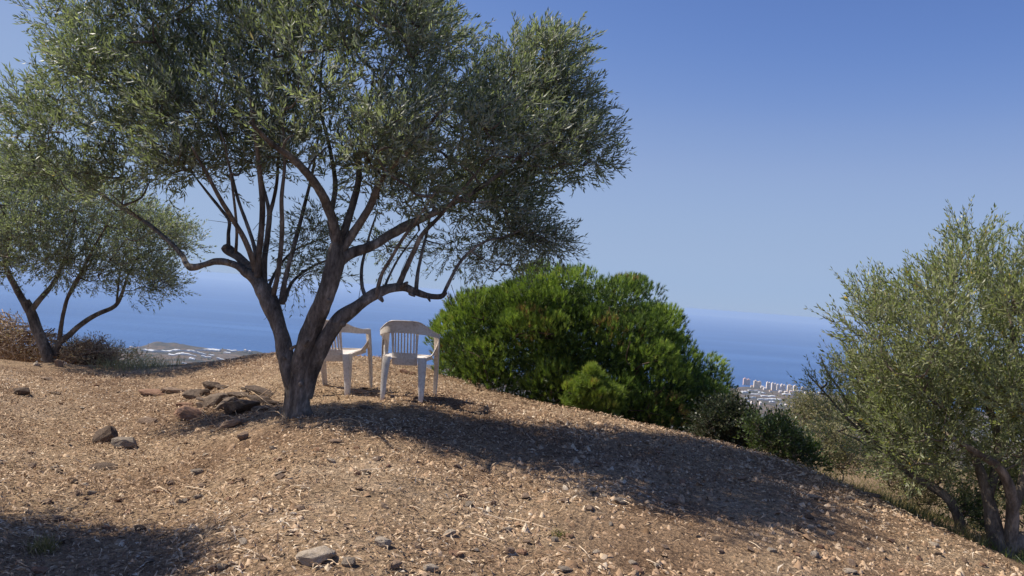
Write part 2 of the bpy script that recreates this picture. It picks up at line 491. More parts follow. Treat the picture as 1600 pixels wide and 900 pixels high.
def unit(v):
    return v / (np.linalg.norm(v, axis=-1, keepdims=True) + 1e-9)

def leafy_twigs(acc, o, d, L, pairs, ll, lw, spread=.75, tint_base=None, stem=None, fold=.15, stem_r=.0022, droop=.0, old=.01, tint_sd=.16):
    """leaves in opposite pairs along N twigs"""
    N = len(o); d = unit(d)
    u, v = perp_frames(d)
    ph = rng.random(N) * 6.28
    if tint_base is None: tint_base = rng.random(N) * .5 + .15
    bend = unit(rng.normal(size=(N, 3))) * .25 + np.array([0, 0, -droop])
    def pos(s): return o + d * (L * s)[:, None] + bend * (L * s * s)[:, None]
    for k in range(pairs):
        s = (k + .6 + rng.random(N) * .3) / pairs
        p = pos(s)
        for side in (0, 1):
            ang = ph + k * math.pi / 2 * 1.05 + side * math.pi + rng.normal(size=N) * .35
            out = u * np.cos(ang)[:, None] + v * np.sin(ang)[:, None]
            ax_ = unit(d * (1.0 - .25 * (1 - s))[:, None] + out * (spread * (1.1 - .5 * s))[:, None] + rng.normal(size=(N, 3)) * .18)
            wd = unit(np.cross(ax_, out) + rng.normal(size=(N, 3)) * .35)
            nm = unit(np.cross(wd, ax_))
            l = ll * (.65 + .6 * rng.random(N)) * (1 - .25 * s); ww = lw * (.8 + .4 * rng.random(N))
            a0 = p; a1 = p + ax_ * (l * .45)[:, None] + wd * (ww * .5)[:, None] + nm * (fold * ww)[:, None]
            a2 = p + ax_ * l[:, None] - nm * (.08 * l)[:, None]; a3 = p + ax_ * (l * .45)[:, None] - wd * (ww * .5)[:, None] + nm * (fold * ww)[:, None]
            V = np.stack([a0, a1, a2, a3], 1).reshape(-1, 3)
            Fc = np.arange(N * 4).reshape(-1, 4)
            tt = np.clip(tint_base + rng.normal(size=N) * tint_sd, 0, .955)
            isold = rng.random(N) < old
            tt = np.where(isold, 1.0, tt)
            acc.add(V, Fc, tt)
    if stem is not None:
        e = pos(np.ones(N)); m_ = pos(np.full(N, .5))
        r0 = stem_r
        ring = []
        for c_, rr in ((o, r0), (m_, r0 * .8), (e, r0 * .35)):
            for k in range(3):
                a_ = k * 2.094
                ring.append(c_ + (u * math.cos(a_) + v * math.sin(a_)) * rr)
        V = np.stack(ring, 1).reshape(-1, 3)
        b_ = np.arange(N)[:, None, None] * 9
        q = []
        for s_ in (0, 3):
            for k in range(3):
                q.append([s_ + k, s_ + (k + 1) % 3, s_ + 3 + (k + 1) % 3, s_ + 3 + k])
        Fc = (b_ + np.array(q)[None]).reshape(-1, 4)
        stem.add(V, Fc, .5)

def in_poly(x, y, poly):
    inside = np.zeros(len(x), bool); n = len(poly); j = n - 1
    for i in range(n):
        xi, yi = poly[i]; xj, yj = poly[j]
        c = ((yi > y) != (yj > y)) & (x < (xj - xi) * (y - yi) / (yj - yi + 1e-9) + xi)
        inside ^= c; j = i
    return inside

def edge_dist(x, y, poly):
    d = np.full(len(x), 1e9); n = len(poly)
    for i in range(n):
        ax, ay = poly[i]; bx, by = poly[(i + 1) % n]
        t = np.clip(((x - ax) * (bx - ax) + (y - ay) * (by - ay)) / ((bx - ax) ** 2 + (by - ay) ** 2 + 1e-9), 0, 1)
        d = np.minimum(d, np.hypot(x - ax - t * (bx - ax), y - ay - t * (by - ay)))
    return d

def P_np(px, py, d):
    r_ = np.array(right); u_ = np.array(up); f_ = np.array(fwd)
    v = r_[None] * (px - 800)[:, None] - u_[None] * (py - 450)[:, None] + f_[None] * F
    return v * (d / v[:, 1])[:, None]

def fill_crown(poly, n, depth, thick, rpx, margin=.8, seed=0, holes=(), sep=.5, slant=None):
    """spread clump centres through the solid crown whose outline is poly: lens-shaped in depth"""
    g = np.random.default_rng(seed)
    xs = np.array([p[0] for p in poly]); ys = np.array([p[1] for p in poly])
    out = []
    tries = 0
    while len(out) < n and tries < n * 60:
        tries += 1
        x = np.array([g.uniform(xs.min(), xs.max())]); y = np.array([g.uniform(ys.min(), ys.max())])
        if not in_poly(x, y, poly)[0]: continue
        e = edge_dist(x, y, poly)[0]
        if e < rpx * margin * g.uniform(.55, 1.1): continue
        if any(in_poly(x, y, h)[0] for h in holes): continue
        half = thick * math.sqrt(max(0, 1 - (1 - min(1, e / (rpx * 4.5))) ** 2))
        if slant is not None: half *= float(np.interp(x[0], [0, 400, 560], [.45, .5, 1]))
        d = depth + g.uniform(-1, 1) * half + (0 if slant is None else float(np.interp(x[0], *slant)))
        # perspective: a nearer clump looks larger, keep it within the outline
        p = P_np(x, y, np.array([d]))[0]
        if out:
            dd = np.min(np.linalg.norm(np.array(out) - p, axis=1))
            if dd < sep * rpx / F * depth * g.uniform(.2, 1.2): continue
        out.append(p)
    return np.array(out)

def connect(acc, c, nodes, r0=.012, r1=.004, sides=4, sag=.06):
    c = np.asarray(c); dv = nodes - c
    cost = np.linalg.norm(dv, axis=1) + np.maximum(0, dv[:, 2]) * 1.5
    i = int(np.argmin(cost)); a = nodes[i]
    mid = (a + c) / 2 + rng.normal(size=3) * sag * np.linalg.norm(c - a) * 2
    mid[2] -= 0.05 * np.linalg.norm(c - a)
    tube(acc, [a, mid, c], [r0, (r0 + r1) / 2, r1], sides, 0, 3, tint=rng.random())
    return np.array([mid, c])

def clump_twigs(cs, rad, per, up_bias=.55, centre=None, out_bias=.35, squash=.75):
    """twig origins and directions for every clump"""
    N = len(cs) * per
    c = np.repeat(cs, per, axis=0)
    dirs = unit(rng.normal(size=(N, 3)))
    rr = rad * rng.random(N) ** .5
    o = c + dirs * rr[:, None] * np.array([1, 1, squash])
    d = dirs * .8 + np.array([0, 0, up_bias]) + rng.normal(size=(N, 3)) * .3
    if centre is not None: d = d + unit(c - centre) * out_bias * 1.5
    return o, unit(d)

# ------------------------------------------------------------------ main olive tree
def limb(parent, pts, rads, depths, mat=M_bark, sides=12, lump=.10, name='limb', sub=5, seed=0):
    acc = Acc()
    w_ = [P(x, y, d) for (x, y), d in zip(pts, depths)]
    c = tube(acc, [tuple(v) for v in w_], rads, sides, lump, sub, seed)
    ob = acc.build(name, mat, parent, smooth=True)
    return c, ob

def localise(root):
    """parts were written in world space: express them from the thing's own base"""
    inv = Matrix.Translation(-root.location)
    for ch in [o for o in bpy.data.objects if o.parent == root]:
        ch.data.transform(inv)
        for g in [o for o in bpy.data.objects if o.parent == ch]:
            if g.type == 'MESH': g.data.transform(inv)

D0 = 7.0
base = G(463, 652)
tree = empty('olive_tree', base)
tag(tree, 'large spreading olive tree with three thick dark limbs beside the plastic chairs', 'tree', 'olive trees')
s_ = D0 / 7.0
bd = base.y
trunk_pts = [(463, 668), (463, 652), (462, 635), (464, 612), (467, 588), (472, 565)]
tc, to = limb(tree, trunk_pts, [.185, .134, .114, .108, .104, .085], [bd] * 6, sides=24, lump=.23, name='trunk', seed=1)
nodes = []
LB = [  # (points, radii, depth offsets)
    ([(462, 620), (452, 585), (446, 555), (437, 515), (425, 480), (412, 455), (400, 436), (384, 424)], [.085, .088, .084, .086, .094, .092, .068, .045], [0, 0, .02, .05, .08, .1, .1, .1], 2),
    ([(390, 430), (375, 418), (358, 411), (338, 408), (318, 414), (300, 418), (291, 412), (284, 398), (262, 375), (225, 345), (190, 325), (150, 298), (110, 270)], [.045, .038, .033, .032, .028, .034, .026, .024, .022, .02, .017, .014, .008], [.1, .1, .12, .15, .2, .25, .3, .38, .5, .75, 1.0, 1.3, 1.6], 3),
    ([(405, 442), (390, 420), (372, 402), (356, 390), (350, 384)], [.06, .055, .048, .045, .034], [.1, .15, .2, .25, .25], 4),
    ([(357, 390), (357, 365), (358, 345), (346, 328), (325, 302), (300, 270)], [.022, .018, .017, .016, .013, .008], [.25, .25, .3, .35, .5, .6], 5),
    ([(368, 397), (370, 370), (369, 345), (366, 315), (360, 270), (350, 220)], [.018, .014, .013, .012, .010, .007], [.2, .1, 0, -.1, -.2, -.3], 6),
    ([(400, 425), (392, 398), (380, 370), (362, 340), (345, 312), (325, 275), (300, 230)], [.03, .028, .025, .023, .02, .015, .009], [.1, 0, -.1, -.2, -.35, -.5, -.7], 7),
    ([(402, 408), (396, 380), (384, 345), (372, 312), (360, 265), (340, 200)], [.022, .020, .018, .016, .012, .008], [.1, .2, .3, .4, .6, .8], 8),
    ([(402, 432), (404, 400), (408, 365), (410, 325), (407, 280), (400, 220), (390, 150)], [.038, .032, .029, .027, .024, .018, .01], [.08, .05, 0, -.05, -.1, -.25, -.4], 9),
    ([(413, 448), (413, 410), (418, 370), (421, 338), (418, 318), (410, 285), (400, 230)], [.035, .028, .027, .026, .018, .015, .009], [.12, .18, .25, .3, .35, .45, .6], 10),
    ([(421, 335), (428, 310), (433, 280), (437, 220), (450, 150)], [.022, .018, .016, .013, .008], [.3, .3, .3, .3, .2], 11),
    ([(425, 468), (432, 440), (438, 400), (441, 350), (440, 310), (445, 250), (440, 170)], [.03, .024, .022, .021, .019, .014, .008], [.1, 0, -.05, -.1, -.15, -.2, -.3], 12),
    ([(440, 475), (445, 440), (455, 400), (466, 360), (476, 320), (488, 270), (500, 200)], [.034, .025, .023, .021, .018, .014, .008], [.1, .15, .2, .3, .4, .5, .7], 13),
    ([(418, 455), (428, 430), (442, 408), (462, 390), (490, 378), (515, 368)], [.02, .015, .013, .011, .009, .005], [.15, .3, .5, .7, .9, 1.1], 14),
    ([(444, 470), (456, 442), (476, 424), (500, 411), (525, 402), (548, 392)], [.022, .016, .014, .012, .009, .005], [.1, .3, .6, .8, 1.0, 1.2], 15),
    ([(470, 600), (474, 560), (484, 520), (500, 482), (514, 450), (522, 420), (527, 395), (528, 378)], [.11, .112, .108, .100, .096, .092, .098, .07], [0, -.03, -.06, -.1, -.12, -.12, -.1, -.1], 16),
    ([(528, 392), (524, 360), (513, 325), (497, 293), (475, 265), (450, 242), (425, 225), (390, 190)], [.06, .052, .045, .04, .034, .03, .024, .012], [-.1, -.15, -.2, -.3, -.4, -.5, -.6, -.8], 17),
    ([(530, 392), (540, 355), (552, 318), (560, 280), (562, 240), (575, 180), (585, 110)], [.045, .036, .032, .028, .024, .017, .009], [-.1, -.05, 0, .05, .1, .2, .3], 18),
    ([(534, 392), (556, 358), (578, 322), (592, 288), (612, 262), (648, 225), (690, 170)], [.045, .038, .034, .03, .025, .018, .009], [-.1, -.1, -.15, -.25, -.35, -.6, -.8], 19),
    ([(528, 412), (550, 395), (582, 384), (612, 366), (640, 350), (680, 332), (740, 300), (800, 255), (850, 200)], [.06, .056, .050, .045, .043, .03, .022, .015, .008], [-.1, -.08, -.05, 0, .05, .1, .2, .3, .4], 20),
    ([(526, 385), (516, 345), (524, 290), (515, 230), (500, 160), (505, 80)], [.035, .028, .024, .02, .014, .008], [-.05, .1, .3, .5, .7, .9], 21),
    ([(476, 620), (486, 580), (502, 545), (520, 514), (532, 498), (556, 480), (580, 463), (606, 452), (630, 449), (648, 456), (668, 462), (688, 463), (697, 456)], [.080, .080, .078, .082, .078, .066, .062, .050, .043, .036, .028, .026, .020], [0, -.04, -.08, -.1, -.1, -.1, -.08, -.05, 0, .02, .05, .06, .06], 22),
    ([(692, 462), (702, 440), (716, 414), (735, 392), (762, 376), (795, 368), (830, 350)], [.020, .017, .015, .013, .011, .009, .005], [.06, .08, .1, .15, .2, .25, .3], 23),
    ([(574, 470), (566, 448), (565, 420), (570, 395), (578, 365), (590, 330)], [.022, .018, .016, .013, .011, .007], [-.1, .0, .1, .2, .3, .4], 24),
    ([(588, 462), (596, 430), (612, 402), (628, 375), (650, 345), (680, 300)], [.022, .018, .016, .015, .012, .007], [-.1, -.15, -.25, -.35, -.45, -.6], 25),
    ([(597, 458), (608, 432), (622, 405), (640, 380), (655, 360)], [.014, .012, .010, .008, .005], [-.05, .1, .2, .4, .5], 26),
    ([(620, 452), (634, 420), (647, 392), (660, 366), (685, 340), (720, 300), (760, 250)], [.03, .026, .024, .021, .017, .013, .008], [0, -.05, -.1, -.15, -.2, -.3, -.4], 27),
    ([(650, 456), (653, 425), (660, 392), (667, 365), (672, 340), (690, 290)], [.022, .017, .015, .012, .010, .006], [0, .1, .2, .3, .35, .5], 28),
]
for pts, rads, offs, sd_ in LB:
    rads = [r_ * (.80 if r_ > .045 else .92) for r_ in rads]
    c, ob = limb(tree, pts, rads, [bd + o_ for o_ in offs], sides=14 if max(rads) > .04 else 9, lump=.16 if max(rads) > .04 else .07, seed=sd_)
    nodes.append(c[len(c) // 2:] if max(rads) < .05 else c[-4:])
nodes = np.concatenate(nodes)
# broken stubs and knots on the limbs
for px, py, ex, ey, r0, dd in [(626, 449, 637, 441, .018, -.03), (592, 462, 598, 471, .022, -.08), (531, 500, 520, 506, .035, -.12), (410, 462, 402, 458, .016, .05), (488, 515, 483, 511, .016, -.12), (455, 545, 462, 540, .014, -.06), (476, 540, 482, 532, .012, -.14), (668, 462, 672, 471, .012, .03), (360, 411, 356, 405, .01, .0), (640, 458, 648, 463, .014, .0)]:
    acc = Acc(); tube(acc, [tuple(P(px, py, bd + dd)), tuple(P((px + ex) / 2, (py + ey) / 2, bd + dd - .02)), tuple(P(ex, ey, bd + dd - .04))], [r0 * 1.2, r0, r0 * .55], 7, .12, 2, int(px))
    acc.build('branch_stub', M_bark, tree, smooth=True)

MAIN = [(60, -90), (75, 0), (48, 35), (80, 90), (60, 118), (12, 128), (-10, 160), (-15, 290), (0, 310), (60, 300), (130, 320), (215, 335), (290, 330),
        (330, 318), (380, 300), (430, 290), (480, 305), (520, 300), (545, 345), (600, 360), (625, 375), (690, 350), (720, 380), (750, 395), (790, 415), (850, 408), (882, 365),
        (872, 318), (905, 298), (950, 275), (964, 220), (935, 165), (925, 110), (905, 55), (868, 38), (820, 42), (785, 36),
        (768, 62), (735, 55), (722, 8), (700, -70), (600, -150), (300, -190), (120, -150)]
cs = fill_crown(MAIN, 375, bd, 1.35, 44, .8, seed=3, sep=.66, slant=([-20, 150, 350, 560, 720, 950], [1.3, .7, .35, .05, .45, 1.25]))
cs = np.vstack([cs, fill_crown([(740, 80), (800, 60), (865, 60), (900, 85), (925, 140), (945, 215), (935, 262), (890, 285), (860, 320), (860, 370), (800, 385), (740, 340), (700, 200)], 55, bd + .75, .5, 40, .45, seed=31, sep=.7)])
low = fill_crown([(430, 330), (520, 320), (545, 420), (480, 465), (440, 440)], 11, bd + .45, .3, 22, .5, seed=5)
low2 = fill_crown([(690, 350), (790, 340), (890, 330), (880, 385), (850, 425), (790, 425), (740, 425), (700, 440), (680, 400)], 17, bd + .5, .4, 22, .5, seed=6)
low3 = fill_crown([(560, 350), (640, 350), (650, 400), (600, 430), (560, 400)], 5, bd + .8, .3, 20, .5, seed=7)
ctr = np.array(P(480, 300, bd + .25))
leaves = Acc(); stems = Acc(); br = Acc()
allc = cs
for i in np.argsort(np.min(np.linalg.norm(cs[:, None] - nodes[None], axis=2), axis=1)):
    nn = connect(br, cs[i], nodes, .013, .005)
    nodes = np.vstack([nodes, nn])
o, d = clump_twigs(cs, .26, 31, .55, ctr, .3)
tb_ = np.repeat(rng.random(len(cs)) * .35 + .15, 31) + rng.random(len(o)) * .15
k_ = rng.random(len(o)) < np.repeat(np.clip(rng.normal(.78, .28, len(cs)), .25, 1), 31); o, d, tb_ = o[k_], d[k_], tb_[k_]
N = len(o); leafy_twigs(leaves, o, d, rng.uniform(.15, .28, N), 7, .080, .0155, .8, stem=stems, droop=.08, old=.004, tint_base=tb_)
for cc, per in ((low, 22), (low2, 26), (low3, 14)):
    for c in cc: nodes = np.vstack([nodes, connect(br, c, nodes, .008, .003)])
    o, d = clump_twigs(cc, .17, per, .1)
    N = len(o); leafy_twigs(leaves, o, d, rng.uniform(.14, .26, N), 6, .06, .012, .8, stem=stems, droop=.25, old=.004)
# pruning scars
for px, py, r0, dd in [(536, 507, .028, -.17), (514, 470, .016, -.20), (445, 560, .014, -.09), (470, 600, .02, -.145), (353, 386, .022, .2), (610, 455, .014, -.06)]:
    acc = Acc(); a_ = P(px, py, bd + dd + .04); b_ = P(px - .5, py - .5, bd + dd + .01)
    tube(acc, [tuple(a_), tuple((a_ + b_) / 2), tuple(b_)], [r0 * .8, r0, r0 * .9], 10, .08, 2, int(px))
    acc.build('pruning_scar', M_bark_p, tree, smooth=True)
# hanging bare twigs
for px, py, dx, dy in [(700, 455, 5, 22), (705, 445, 10, 25), (430, 478, -18, 22), (365, 350, -40, -6), (372, 355, -30, -20), (560, 470, 6, -30), (620, 450, 15, -45), (395, 360, 30, -30), (415, 350, -30, 40), (440, 330, 40, 30)]:
    tube(stems, [tuple(P(px, py, bd)), tuple(P(px + dx * .5, py + dy * .6, bd - .05)), tuple(P(px + dx, py + dy, bd - .08))], [.003, .0025, .0015], 3, 0, 2)
br.build('branches', M_bark, tree, smooth=True, kind='stuff')
stems.build('twigs', M_bark, tree, kind='stuff')
leaves.build('crown', M_olive, tree, kind='stuff')
localise(tree)

# ------------------------------------------------------------------ generic olive from outline
def olive(base_, limbs, poly, dep, thick, ncl, rpx, per, rad, label, mat, bark, leaf=(.06, .0125), seed=1, extra=(), up_b=.5, pairs=6, old=.004, droop=.1, margin=.7):
    t = empty('olive_tree', base_); tag(t, label, 'tree', 'olive trees')
    nd = []
    for k, (pts, rads, ds) in enumerate(limbs):
        c, ob = limb(t, pts, rads, ds, mat=bark, sides=10 if max(rads) > .03 else 7, lump=.1, name='trunk' if k == 0 else 'limb', sub=4, seed=seed * 31 + k)
        nd.append(c[len(c) // 3:])
    nd = np.concatenate(nd)
    cs_ = fill_crown(poly, ncl, dep, thick, rpx, margin, seed=seed)
    for pl, nn_, dd, th in extra:
        cs_ = np.vstack([cs_, fill_crown(pl, nn_, dd, th, rpx * .6, .4, seed=seed + 5)])
    lv, st, b_ = Acc(), Acc(), Acc()
    for i in np.argsort(np.min(np.linalg.norm(cs_[:, None] - nd[None], axis=2), axis=1)):
        nd = np.vstack([nd, connect(b_, cs_[i], nd, .012, .004)])
    ct = cs_.mean(0); ct[2] -= .3
    o_, d_ = clump_twigs(cs_, rad, per, up_b, ct, .35)
    N_ = len(o_)
    leafy_twigs(lv, o_, d_, rng.uniform(.15, .30, N_), pairs, leaf[0], leaf[1], .75, stem=st, droop=droop, old=old, tint_base=np.repeat(rng.random(len(cs_)) * .35 + .15, per) + rng.random(N_) * .15)
    b_.build('branches', bark, t, smooth=True, kind='stuff'); st.build('twigs', bark, t, kind='stuff'); lv.build('crown', mat, t, kind='stuff')
    localise(t)
    return t

# left olive, beyond the first
d2 = 12.7; b2 = P(78, 568, d2); b2.z = H1(b2.x, b2.y)
olive(b2, [
    ([(80, 572), (70, 545), (58, 515), (48, 487), (40, 470)], [.10, .085, .078, .075, .06], [d2] * 5),
    ([(45, 485), (28, 455), (12, 425), (8, 400), (15, 360), (0, 320)], [.06, .05, .042, .035, .025, .012], [d2, d2, d2 - .1, d2 - .2, d2 - .3, d2 - .5]),
    ([(48, 487), (62, 468), (82, 445), (95, 420), (110, 380), (120, 330)], [.05, .042, .035, .03, .022, .01], [d2, d2, d2 + .1, d2 + .2, d2 + .4, d2 + .6]),
    ([(86, 570), (86, 552), (93, 535), (108, 524), (125, 508), (150, 492), (180, 478), (192, 455), (200, 430), (215, 400)], [.07, .065, .055, .045, .042, .036, .032, .024, .018, .01], [d2 + .1] * 10),
    ([(93, 530), (97, 500), (104, 470), (115, 445), (130, 420), (150, 380), (180, 330)], [.04, .03, .028, .026, .022, .016, .01], [d2 + .1, d2, d2 - .1, d2 - .2, d2 - .3, d2 - .5, d2 - .7]),
    ([(104, 470), (125, 435), (150, 395), (165, 350)], [.02, .018, .014, .008], [d2, d2 + .2, d2 + .4, d2 + .6]),
    ([(182, 478), (185, 445), (190, 415), (200, 380)], [.02, .016, .013, .008], [d2 + .1] * 4),
    ([(8, 400), (-10, 380), (-40, 350), (-60, 300)], [.03, .025, .02, .01], [d2 - .2] * 4),
], [(-50, 240), (0, 232), (90, 240), (200, 290), (300, 355), (335, 378), (300, 400), (262, 410), (275, 452), (225, 470), (195, 440), (150, 465), (120, 455), (60, 425), (0, 445), (-50, 420)],
    d2 + .1, 1.5, 200, 26, 30, .28, 'smaller olive tree with two crossed thin trunks at the left edge by the brush pile', M_olive, M_bark, seed=12, extra=[([(190, 440), (275, 440), (280, 460), (220, 475)], 3, d2, .2)], pairs=5, leaf=(.072, .018))

# right olive, beside the slope
b3 = Vector(P(1563, 872, 6.5)); b3.z = H1(b3.x, b3.y)
e3 = 6.5
olive(b3, [
    ([(1562, 900), (1562, 868), (1557, 840), (1550, 805), (1542, 770), (1530, 730), (1510, 690)], [.10, .085, .07, .058, .045, .035, .02], [e3, e3, e3, e3 + .05, e3 + .1, e3 + .2, e3 + .4]),
    ([(1562, 868), (1575, 845), (1582, 810), (1580, 770), (1565, 735), (1535, 712), (1500, 692), (1470, 670)], [.07, .06, .05, .043, .036, .03, .022, .012], [e3, e3 - .03, e3 - .08, e3 - .12, e3 - .15, e3 - .15, e3 - .1, e3]),
    ([(1565, 866), (1590, 845), (1630, 835), (1680, 800), (1720, 700), (1740, 550)], [.07, .065, .06, .05, .04, .02], [e3] * 6),
    ([(1582, 800), (1600, 740), (1610, 650), (1590, 560), (1570, 450)], [.04, .035, .028, .02, .01], [e3 - .1, e3, e3 + .1, e3 + .2, e3 + .3]),
    ([(1544, 775), (1560, 700), (1540, 620), (1500, 520), (1480, 430)], [.04, .032, .025, .018, .008], [e3 + .1, e3 + .3, e3 + .5, e3 + .6, e3 + .6]),
], [(1345, 560), (1320, 500), (1340, 445), (1376, 412), (1400, 450), (1436, 414), (1468, 410), (1488, 362), (1510, 338), (1540, 366), (1565, 390), (1590, 378), (1660, 340), (1760, 360), (1820, 500),
    (1820, 740), (1700, 830), (1600, 810), (1540, 800), (1480, 800), (1420, 765), (1370, 720), (1330, 670), (1312, 600)],
    e3 + .45, .95, 200, 36, 34, .22, 'leafy pale olive tree at the right edge growing beside the slope', M_olive_r, M_bark_p, seed=22, leaf=(.060, .0135), old=.006, up_b=.75, pairs=7, droop=.0)

# younger olive in front-left of it, whose bare leaning trunk shows above the slope
b4 = Vector(P(1504, 842, 6.95)); b4.z = H1(b4.x, b4.y)
e4 = 6.95
olive(b4, [
    ([(1506, 860), (1503, 835), (1494, 800), (1480, 778), (1462, 764), (1442, 752), (1420, 738), (1398, 720), (1380, 700), (1350, 670), (1320, 640)], [.052, .045, .043, .038, .040, .034, .030, .026, .022, .015, .008], [e4, e4, e4, e4, e4 + .05, e4 + .1, e4 + .15, e4 + .2, e4 + .3, e4 + .4, e4 + .5]),
    ([(1420, 738), (1400, 690), (1370, 640), (1340, 590), (1330, 540)], [.022, .018, .014, .010, .006], [e4 + .15, e4 + .3, e4 + .4, e4 + .5, e4 + .5]),
    ([(1380, 700), (1330, 660), (1290, 615), (1262, 585)], [.018, .013, .009, .005], [e4 + .3, e4 + .4, e4 + .5, e4 + .6]),
    ([(1350, 670), (1320, 620), (1292, 580), (1282, 555)], [.014, .010, .008, .004], [e4 + .4, e4 + .5, e4 + .5, e4 + .5]),
], [(1255, 615), (1246, 572), (1262, 575), (1275, 600), (1283, 545), (1300, 590), (1330, 545), (1380, 540), (1440, 600), (1450, 680), (1400, 720), (1330, 700), (1280, 660)],
    e4 + .6, .5, 36, 22, 17, .15, 'low young olive tree with a bare leaning trunk and sparse twigs over the coast view', M_olive_r, M_bark_p, seed=33, leaf=(.052, .012), old=.003, up_b=.9, pairs=6, droop=0, margin=.35)

# olive standing just left of the frame: its shade falls over the lower left corner
b5 = Vector((-5.6, 4.5, 0)); b5.z = H1(b5.x, b5.y)
def W2px(x, y, z):
    v = Vector((x, y, z)); dz = v.dot(fwd)
    return (800 + v.dot(right) / dz * F, 450 - v.dot(up) / dz * F)
def wl(pts): return [W2px(*p) for p in pts]
def dl(pts): return [p[1] for p in pts]
l0 = [(-5.60, 4.50, b5.z - .1), (-5.60, 4.50, b5.z + .5), (-5.50, 4.50, b5.z + .9), (-5.20, 4.55, b5.z + 1.5), (-4.80, 4.60, b5.z + 2.2)]
l1 = [(-5.55, 4.50, b5.z + .8), (-5.90, 4.40, b5.z + 1.4), (-6.40, 4.30, b5.z + 2.2), (-6.60, 4.30, b5.z + 2.9)]
pl5 = wl([(-7.40, 4.50, b5.z + 2.6), (-6.90, 4.50, b5.z + 1.8), (-5.80, 4.50, b5.z + 1.9), (-4.80, 4.50, b5.z + 1.75), (-4.05, 4.50, b5.z + 2.0), (-3.65, 4.50, b5.z + 2.8), (-4.10, 4.50, b5.z + 3.1), (-5.20, 4.50, b5.z + 3.5), (-6.80, 4.50, b5.z + 3.3)])
olive(b5, [(wl(l0), [.17, .14, .12, .08, .03], dl(l0)), (wl(l1), [.08, .06, .04, .015], dl(l1))], pl5, 4.4, .7, 95, 70, 36, .3,
      'olive tree standing just left of the view', M_olive, M_bark, seed=44, pairs=4, leaf=(.068, .019), extra=[(wl([(-4.8, 4.5, b5.z + 2.0), (-3.85, 4.5, b5.z + 2.3), (-3.7, 4.5, b5.z + 2.9), (-4.8, 4.5, b5.z + 3.2)]), 26, 4.5, .3)])

# ------------------------------------------------------------------ pines
def pine_tufts(acc, o, d, nneed, ln, wn, tint):
    N = len(o); d = unit(d); u, v = perp_frames(d)
    for k in range(nneed):
        s = rng.random(N); a = rng.random(N) * 6.283
        p = o + d * (s * ln * .9)[:, None]
        out = u * np.cos(a)[:, None] + v * np.sin(a)[:, None]
        ax_ = unit(d * (.9 + .5 * s)[:, None] + out * (.75 - .35 * s)[:, None] + rng.normal(size=(N, 3)) * .1)
        wd = unit(np.cross(ax_, rng.normal(size=(N, 3))))
        l = ln * (.7 + .45 * rng.random(N))
        V = np.stack([p - wd * wn * .5, p + wd * wn * .5, p + ax_ * l[:, None]], 1).reshape(-1, 3)
        acc.add(V, np.arange(N * 3).reshape(-1, 3), np.clip(tint + rng.normal(size=N) * .06, 0, 1))

def pine(base_, poly, dep, thick, ncl, rpx, rad, per, nneed, ln, wn, mat, label, seed, trunk, deadfrac=.05):
    t = empty('pine_tree', base_); tag(t, label, 'tree', 'pine trees')
    c, ob = limb(t, *trunk, mat=M_pinebark, sides=9, lump=.08, name='trunk', seed=seed)
    nd = c[2:]
    cs_ = fill_crown(poly, ncl, dep, thick, rpx, .9, seed=seed, sep=.85)
    nb = Acc(); b_ = Acc()
    for i in np.argsort(np.linalg.norm(cs_ - nd.mean(0), axis=1)):
        nd = np.vstack([nd, connect(b_, cs_[i], nd, .012, .006)])
    ct = cs_.mean(0) - np.array([0, 0, .5])
    lr_ = rng.uniform(.75, 1.25, len(cs_)) * rad
    N_ = len(cs_) * per
    cc = np.repeat(cs_, per, axis=0); rl = np.repeat(lr_, per)
    outw = unit(cc - ct)
    dirs = unit(rng.normal(size=(N_, 3)) + outw * .7 + np.array([0, 0, .75]))
    o_ = cc + dirs * (rl * rng.uniform(.72, 1.02, N_))[:, None] * np.array([1, 1, .9])
    d_ = unit(dirs * .5 + np.array([0, 0, .8]) + outw * .3 + rng.normal(size=(N_, 3)) * .14)
    tb = np.repeat(rng.uniform(.25, .7, len(cs_)), per) + rng.normal(size=N_) * .15 + .12 * (dirs[:, 2] - .3)  # last term paints lit lobe tops: upward tufts get a lighter tint
    dead = np.repeat(rng.random(len(cs_)) < deadfrac, per) & (rng.random(N_) < .55)
    tb = np.where(dead, .97, np.clip(tb, 0, .88))
    pine_tufts(nb, o_, d_, nneed, ln, wn, tb)
    # old needles deep inside
    ci = fill_crown(poly, ncl * 3, dep, thick * .75, rpx, .9, seed=seed + 9, sep=.3)
    N_ = len(ci) * 26
    o_ = np.repeat(ci, 26, axis=0) + unit(rng.normal(size=(N_, 3))) * (rad * rng.random(N_))[:, None]
    d_ = unit(rng.normal(size=(N_, 3)) + np.array([0, 0, .6]))
    pine_tufts(nb, o_, d_, max(10, nneed // 2), ln, wn * 1.3, np.clip(rng.normal(size=N_) * .1 + .3, 0, .5))
    b_.build('branches', M_pinebark, t, smooth=True, kind='stuff')
    nb.build('needles', mat, t, kind='stuff')
    localise(t)
    return t

PN = [(668, 560), (680, 522), (698, 494), (720, 466), (745, 452), (780, 442), (805, 428), (835, 424), (852, 416), (880, 424), (930, 424), (960, 436), (985, 434), (1008, 442),
      (1024, 460), (1045, 462), (1052, 492), (1066, 520), (1084, 548), (1100, 562), (1118, 552), (1138, 574), (1134, 612), (1118, 650), (1085, 690), (1000, 690), (900, 670), (800, 650), (720, 620), (680, 590)]
bp = Vector(P(880, 640, 11.2)); bp.z = H1(bp.x, bp.y)
pine(bp, PN, 11.2, 1.5, 210, 27, .32, 84, 24, .062, .0064, M_pine,
     'wide rounded bright green pine beyond the chairs', 51, ([(885, 720), (882, 640), (870, 570), (865, 500), (862, 450)], [.16, .13, .10, .06, .02], [11.2] * 5), deadfrac=.07)
